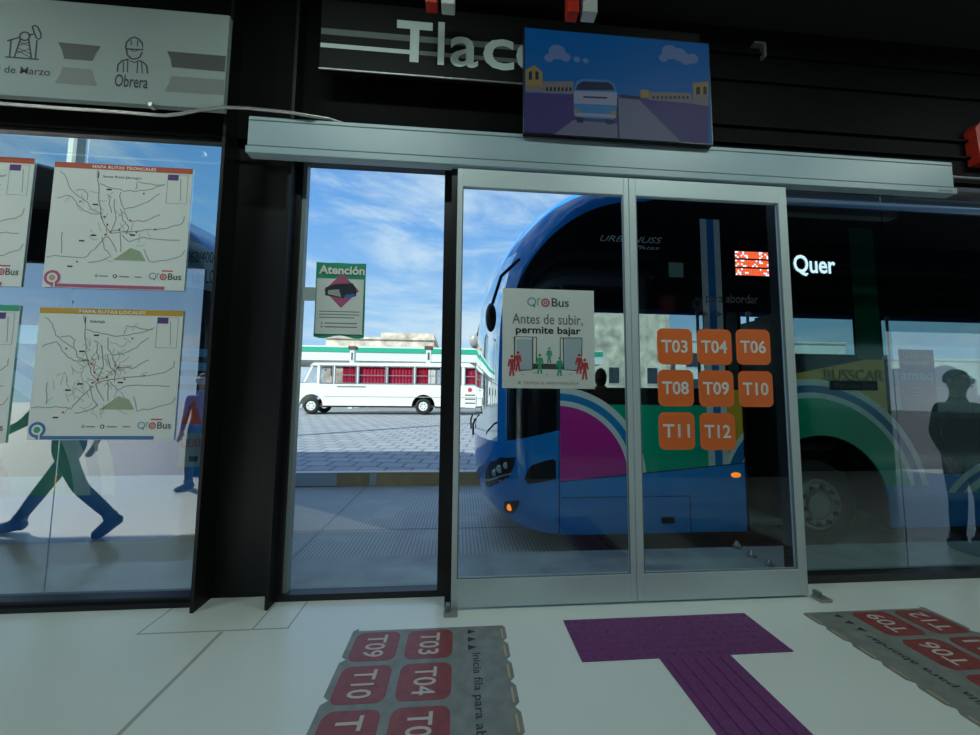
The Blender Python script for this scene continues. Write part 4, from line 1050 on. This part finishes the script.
# ---- filling station canopy
YC = 30.0
cano = empty('station_canopy', (-2, 33, .42), 'long green and white flat canopy behind the white minibus', 'canopy')
def cq(py): return P(380, py, YC)[1]
z_t, z_g1, z_g0, z_b = cq(346.5), cq(348), cq(352.5), cq(361)
MB().box(-30, 12, YC, YC+8, z_b, z_g0).build('fascia', m_canw, cano); MB().box(-30, 12, YC-.05, YC+8.05, z_g0, z_g1).build('green_band', m_cang, cano); MB().box(-30, 12, YC, YC+8, z_g1, z_t).build('top_edge', m_canw, cano)
for cx in (-27, -18, -8.6, -2.45, 6): MB().box(cx-.35, cx+.35, YC+.5, YC+1.1, .42, z_b).build('column', m_canw, cano)
m_wood = mat('dark_brown_cap', (.12, .07, .04), .6)
for px, lab in ((352, 'white post with a dark cap rising before the canopy, left one'), (428.5, 'white post with a dark cap rising before the canopy, right one')):
    a = P(px-3.6, 361, 28.0); b_ = P(px+3.6, 346, 28.0)
    o = empty('gate_post', ((a[0]+b_[0])/2, 28.2, .42), lab, 'post', 'posts before the canopy')
    MB().box(a[0]+.08, b_[0]-.08, 28.0, 28.5, .42, b_[1]-.25).build('shaft', m_canw, o)
    MB().box(a[0]-.05, b_[0]+.05, 27.9, 28.6, b_[1]-.25, b_[1], .05).build('cap', m_wood, o)
    MB().box(a[0]+.2, b_[0]-.2, 27.97, 28.0, a[1]+.1, b_[1]-.5).build('dark_panel', m_wood, o)

# ---- buildings
m_stone = mat('pale_stone_wall', (.72, .62, .5), .8, noise_amt=.5, nscale=.9)
m_bcream = mat('cream_render', (.66, .6, .48), .8, noise_amt=.15, nscale=.5)
m_bwhite = mat('pale_render', (.62, .64, .62), .8, noise_amt=.15, nscale=.5)
m_bgrey = mat('grey_render', (.2, .23, .24), .8)
m_wdark = mat('dark_window_glass', (.03, .04, .05), .1)
def building(x0, x1, y0, dep, z1, mm, label, wins=None, group=None, parapet=True):
    o = empty('building', ((x0+x1)/2, y0+dep/2, .42), label, 'building', group)
    MB().box(x0, x1, y0, y0+dep, .42, z1).build('wall', mm, o)
    if parapet: MB().box(x0-.15, x1+.15, y0-.15, y0+dep+.1, z1, z1+.25).build('parapet', mm, o)
    if wins:
        nx, zs, w_, h_ = wins
        for zz in zs:
            for k in range(nx):
                cx = x0+(x1-x0)*(k+.5)/nx
                f_ = MB().box(cx-w_/2-.1, cx+w_/2+.1, y0-.06, y0-.01, zz-.1, zz+h_+.1).build('window', m_bwhite, o)
                MB().box(cx-w_/2, cx+w_/2, y0-.08, y0-.06, zz, zz+h_).build('pane', m_wdark, f_)
    return o
a = P(326, 341, 42); b_ = P(432, 336, 42)
o = building(a[0], b_[0]+.2, 42, 8, a[1]+.3, m_stone, 'rough orange stone building just above the green canopy', None)
MB().box(a[0]+6, b_[0]+.2, 42.2, 49.5, a[1]+.3, b_[1]+.3).build('upper_wall', m_stone, o)
building(3.2, 10, 44, 10, 8.6, m_stone, 'pale stone building seen past the nose of the blue bus', None)
building(10.5, 24, 40, 10, 12.0, m_stone, 'tall stone building seen through the side windows of the blue bus', (3, (3,), 1.2, 1.8))
building(25, 46, 40, 10, 8.0, m_bwhite, 'low pale building seen at the right through the blue bus', (7, (2, 5), 1.4, 1.6))
building(47, 80, 42, 10, 6.5, m_bcream, 'cream building far right behind the blue bus', (8, (2.4,), 1.6, 1.8))
a = P(205, 298, 30); b_ = P(135, 345, 30)
building(b_[0], a[0], 39, 6, a[1]+1.6, m_bgrey, 'grey block seen between the map posters and the black column', None)
building(-80, -31, 40, 8, 4.6, m_bwhite, 'low pale building far left behind the second bus', (9, (2,), 1.5, 1.4))
# street lamp with v-shaped head beyond second bus
a = P(105, 307, 26); c_ = P(105, 292, 26)
o = empty('street_lamp', (a[0], 26, .42), 'thin lamp post with a splayed head between the two map posters', 'street lamp')
MB().tube([(a[0], 26, .42), (a[0], 26, a[1])], .12).build('pole', m_dark, o, True)
MB().tube([(a[0], 26, a[1]-.1), (a[0]-.5, 26, c_[1])], .06).tube([(a[0], 26, a[1]-.1), (a[0]+.5, 26, c_[1])], .06).build('bracket', m_dark, o, True)
MB().box(a[0]-1.0, a[0]+.95, 25.8, 26.2, c_[1], c_[1]+.2, .04).build('lamp_head', m_dark, o)
for px in (65, 131):
    a = P(px, 288, 27); tag(MB().tube([(a[0], 27, .42), (a[0], 27, a[1]+2)], .07).build('utility_pole', m_dark, None, True), 'thin dark pole standing %s of the splayed street lamp' % ('left' if px < 100 else 'right'), 'pole', 'thin poles beyond the second bus')
# white mast seen at the top of the map window
a = P(79, 135, 9.0)
o = empty('white_mast', (a[0], 9.0, .1), 'tall white square mast rising behind the upper map poster', 'mast')
MB().box(a[0]-.11, a[0]+.0, 8.9, 9.1, .05, 12).build('shaft', m_wvinyl, o); MB().box(a[0]+.0, a[0]+.08, 8.9, 9.1, .05, 12).build('cable_duct', m_lgrey, o)

# ================================================================ PEOPLE
def person(name, J, cols, label, look=(0, -1, 0), shoes=(.1, .13, .2), hair=(.01, .01, .01), male=True):
    """J: joint positions (dict), cols: skin, shirt, trousers materials"""
    bm = bmesh.new(); R = []
    def V(p, r): R.append(r if isinstance(r, tuple) else (r, r)); return bm.verts.new(p)
    L = lambda a, b, t_: Vector(a)*(1-t_)+Vector(b)*t_
    pel = Vector(J['pelvis']); che = Vector(J['chest']); nk = Vector(J['neck']); hd = Vector(J['head'])
    p0 = V(pel, (.13, .12)); p1 = V(L(pel, che, .45), (.125, .105)); p2 = V(che, (.15, .12)); p3 = V(nk, (.055, .055)); p4 = V(L(nk, hd, .55), (.055, .06)); p5 = V(hd, (.1, .115)); p6 = V(hd+(hd-nk).normalized()*.08, (.085, .1))
    E = [(p0, p1), (p1, p2), (p2, p3), (p3, p4), (p4, p5), (p5, p6)]
    for s in 'LR':
        sh, el, wr = [Vector(J[k+s]) for k in ('sh', 'el', 'wr')]
        a = V(sh, .06); b1 = V(L(sh, el, .5), .05); c_ = V(el, .042); d_ = V(L(el, wr, .4), .04); e_ = V(wr, .026)
        dirw = (wr-el).normalized(); pm = V(wr+dirw*.06, (.034, .022))
        E += [(p2, a), (a, b1), (b1, c_), (c_, d_), (d_, e_), (e_, pm)]
        sd_ = dirw.cross(Vector((0, 1, 0))).normalized() if abs(dirw.y) < .9 else Vector((1, 0, 0))
        fw_ = sd_.cross(dirw)
        for k in range(4):
            off = sd_*(.024*(k-1.5)/1.5); ln = (.07, .08, .075, .06)[k]
            f0 = V(wr+dirw*.095+off, .0095); f1 = V(wr+dirw*(.095+ln*.55)+off*1.1+fw_*.006, .0085); f2 = V(wr+dirw*(.095+ln)+off*1.1+fw_*.02, .007)
            E += [(pm, f0), (f0, f1), (f1, f2)]
        t0 = V(wr+dirw*.05+sd_*.034, .011); t1 = V(wr+dirw*.085+sd_*.052+fw_*.01, .009); E += [(pm, t0), (t0, t1)]
        hp, kn, an, to = [Vector(J[k+s]) for k in ('hp', 'kn', 'an', 'to')]
        a = V(hp, .095); b1 = V(L(hp, kn, .5), .078); c_ = V(kn, .066); d_ = V(L(kn, an, .4), .064); e_ = V(an, .05); g_ = V(L(an, to, .6)-Vector((0, 0, .01)), .035); h_ = V(to, .028)
        E += [(p0, a), (a, b1), (b1, c_), (c_, d_), (d_, e_), (e_, g_), (g_, h_)]
    for a, b1 in E: bm.edges.new((a, b1))
    me = bpy.data.meshes.new(name); bm.verts.index_update(); bm.to_mesh(me); bm.free()
    ob = bpy.data.objects.new('body', me); COL.objects.link(ob)
    md = ob.modifiers.new('s', 'SKIN'); md.use_smooth_shade = True
    for i, r in enumerate(R): me.skin_vertices[0].data[i].radius = r
    me.skin_vertices[0].data[0].use_root = True
    sb = ob.modifiers.new('b', 'SUBSURF'); sb.levels = 2; sb.render_levels = 2
    dg = bpy.context.evaluated_depsgraph_get(); dg.update()
    me2 = bpy.data.meshes.new_from_object(ob.evaluated_get(dg)); bpy.data.objects.remove(ob)
    for mm in cols: me2.materials.append(mm)
    nz = nk.z-.0; wz = pel.z+.04
    legs = [(Vector(J['hp'+s]), Vector(J['kn'+s]), Vector(J['an'+s])) for s in 'LR']
    def segd(p, a, b): 
        ab = b-a; t_ = max(0, min(1, (p-a).dot(ab)/ab.length_squared)); return (p-a-ab*t_).length
    for f_ in me2.polygons:
        c_ = f_.center; k = 1
        dl = min(min(segd(c_, a, b), segd(c_, b, e)) for a, b, e in legs)
        da = min(min(segd(c_, Vector(J['sh'+s]), Vector(J['el'+s])), segd(c_, Vector(J['el'+s]), Vector(J['wr'+s]))) for s in 'LR')
        dh = min((c_-Vector(J['wr'+s])-(Vector(J['wr'+s])-Vector(J['el'+s])).normalized()*.08).length for s in 'LR')
        if dh < .1: k = 0
        elif c_.z > nz: k = 0
        elif c_.z < wz and dl < da: k = 2
        f_.material_index = k; f_.use_smooth = True
    root = empty('person', (pel.x, pel.y, min(J['toL'][2], J['toR'][2], .02)), label, 'person')
    bo = bpy.data.objects.new('body', me2); COL.objects.link(bo); bo.parent = root; bo.matrix_parent_inverse = root.matrix_basis.inverted()
    lk = Vector(look).normalized(); sdv = lk.cross(Vector((0, 0, 1))).normalized(); up = (hd-nk).normalized()
    hm = MB(); hm.ball(hd-lk*.02+up*.02, .09, 1, 1, 1.18)
    for v in list(hm.bm.verts):
        q = v.co-hd
        if q.dot(lk) > .03 and q.dot(up) < .07: v.co = hd+q*.62; continue
        if q.dot(up) < -.02: v.co = hd+q*.78
    hm.build('hair', mat('hair_dark', hair, .7), bo, True)
    fm = MB().ball(hd+lk*.10-up*.01, .017, 1, 1, 1.4); [fm.ball(hd+sdv*s*.095, .025, .5, .8, 1.3) for s in (-1, 1)]
    fm.build('nose_and_ears', cols[0], bo, True)
    em_ = MB(); [em_.ball(hd+lk*.088+sdv*s*.033+up*.012, .011) for s in (-1, 1)]; old_ = set(em_.bm.verts); em_.box(-.022, .022, -.002, .002, -.004, .004)
    for v in [v for v in em_.bm.verts if v not in old_]: q = v.co.copy(); v.co = hd+lk*.098-up*.055+sdv*q.x+up*q.z
    em_.build('eyes_and_mouth', m_dk, bo, True)
    ms = mat('shoe_leather', shoes, .5)
    for s in 'LR':
        an, to = Vector(J['an'+s]), Vector(J['to'+s]); kn = Vector(J['kn'+s])
        dv = (to-an); f2 = Vector((dv.x, dv.y, dv.z+.05)).normalized()
        heel = an-f2*.05+Vector((0, 0, -.045)); mb = MB()
        mb.tube([heel-f2*.025, heel, L(heel, to, .3)+Vector((0, 0, .012)), L(heel, to, .65), to, to+f2*.04], [.034, .056, .062, .058, .05, .024], 12)
        mb.tube([an+Vector((0, 0, -.03)), an+(kn-an).normalized()*.06], [.06, .056], 12)
        mb.build('shoe', ms, bo, True)
    return root
skin = mat('skin_tan', (.35, .19, .12), .6)
def cloth(n_, c): return mat(n_, c, .85, noise_amt=.15, nscale=30)
# walking person, west end of the hall, reflected in the map window
fx_, fy_ = G(104, 538); bx, by = fx_-.48, 5.68-fy_-.1
J = dict(pelvis=(bx, by, .93), chest=(bx-.03, by, 1.28), neck=(bx-.05, by, 1.48), head=(bx-.07, by, 1.64),
         shL=(bx-.03, by-.19, 1.40), elL=(bx+.12, by-.24, 1.13), wrL=(bx+.02, by-.25, .90), shR=(bx-.03, by+.19, 1.40), elR=(bx-.2, by+.24, 1.15), wrR=(bx-.42, by+.24, 1.02),
         hpL=(bx-.02, by-.10, .88), knL=(bx-.27, by-.10, .52), anL=(bx-.53, by-.10, .12), toL=(bx-.70, by-.10, .05),
         hpR=(bx+.02, by+.10, .88), knR=(bx+.22, by+.10, .50), anR=(bx+.56, by+.10, .20), toR=(bx+.42, by+.10, .04))
person('walker', J, (skin, cloth('olive_shirt', (.05, .05, .035)), cloth('dark_trousers', (.02, .022, .03))), 'person in dark trousers striding to the left, mirrored in the map window', (-1, 0, 0), (.03, .06, .12))
fx_, fy_ = G(189, 489); bx, by = fx_+.12, 5.68-fy_
J = dict(pelvis=(bx, by, .93), chest=(bx, by, 1.28), neck=(bx, by, 1.48), head=(bx, by+.02, 1.64),
         shL=(bx-.19, by, 1.40), elL=(bx-.25, by-.03, 1.13), wrL=(bx-.24, by+.05, .88), shR=(bx+.19, by, 1.40), elR=(bx+.25, by-.03, 1.13), wrR=(bx+.24, by+.05, .88),
         hpL=(bx-.10, by, .88), knL=(bx-.12, by+.02, .48), anL=(bx-.13, by, .09), toL=(bx-.17, by+.15, .035), hpR=(bx+.10, by, .88), knR=(bx+.14, by+.04, .48), anR=(bx+.16, by, .09), toR=(bx+.2, by+.15, .035))
person('stander', J, (skin, cloth('rust_shirt', (.25, .05, .03)), cloth('slate_trousers', (.04, .05, .07))), 'person standing farther back, lower legs mirrored near the black column', (0, 1, 0))
bx0, by0 = bx, by; bx, by = 5.0, 2.36
def shift(J, dx, dy, dz=0): return {k: (v[0]+dx, v[1]+dy, v[2]+dz) for k, v in J.items()}
J2 = shift(J, bx-bx0, by-by0)
person('right_stander', J2, (skin, cloth('black_jacket', (.012, .012, .014)), cloth('black_trousers', (.012, .012, .014))), 'person in a black jacket at the right end, mirrored in the right window', (0, 1, 0))
J3 = shift(J, 3.31-bx0, 4.45-by0, .14)
J3['shL'] = (3.31-.17, 4.45, 1.54); J3['elL'] = (3.31-.19, 4.40, 1.27); J3['wrL'] = (3.31-.17, 4.36, 1.04); J3['elR'] = (3.31+.2, 4.40, 1.27); J3['wrR'] = (3.31+.17, 4.32, 1.06); J3['shR'] = (3.31+.17, 4.45, 1.54)
for k in ('toL', 'toR'): J3[k] = (J3[k][0], 4.3, J3[k][2])
person('boarder', J3, (skin, cloth('black_coat', (.01, .01, .012)), cloth('charcoal_trousers', (.01, .01, .012))), 'person in dark clothes standing in the open doorway of the blue bus', (0, -1, 0))

# ---------------------------------------------------------------- fill lamps added out of view to brighten the interior
m_fill_glow = mat('fill_lamp_glow', (.9, .9, .85), .5, emit=(.85, 1, .95), es=6)
for k, (lx, ly) in enumerate(((-4.2, 1.1), (-.9, 1.1), (2.4, 1.1), (5.7, 1.1))):
    o = empty('added_fill_lamp', (lx, ly, 4.6), 'long fill lamp added out of view under the ceiling, above %s' % ('the map window', 'the narrow window', 'the sliding door', 'the right window')[k], 'lamp', 'added fill lamps under the ceiling')
    MB().box(lx-.8, lx+.8, ly-.1, ly+.1, 4.66, 4.719).build('housing', m_wbox, o)
    MB().box(lx-.78, lx+.78, ly-.08, ly+.08, 4.63, 4.66).build('fill_diffuser', m_fill_glow, o)
    l = bpy.data.lights.new('fill_light', 'AREA'); l.shape = 'RECTANGLE'; l.size = 1.5; l.size_y = .15; l.energy = FILL_LAMP; l.color = (.80, 1, .92)
    lo = bpy.data.objects.new('fill_light', l); COL.objects.link(lo); lo.parent = o; lo.location = (0, 0, .02)
# ---------------------------------------------------------------- view
sc.view_settings.view_transform = 'Standard'; sc.view_settings.look = 'None'; sc.view_settings.gamma = 1; sc.view_settings.use_curve_mapping = False
sc.view_settings.exposure = 0.28
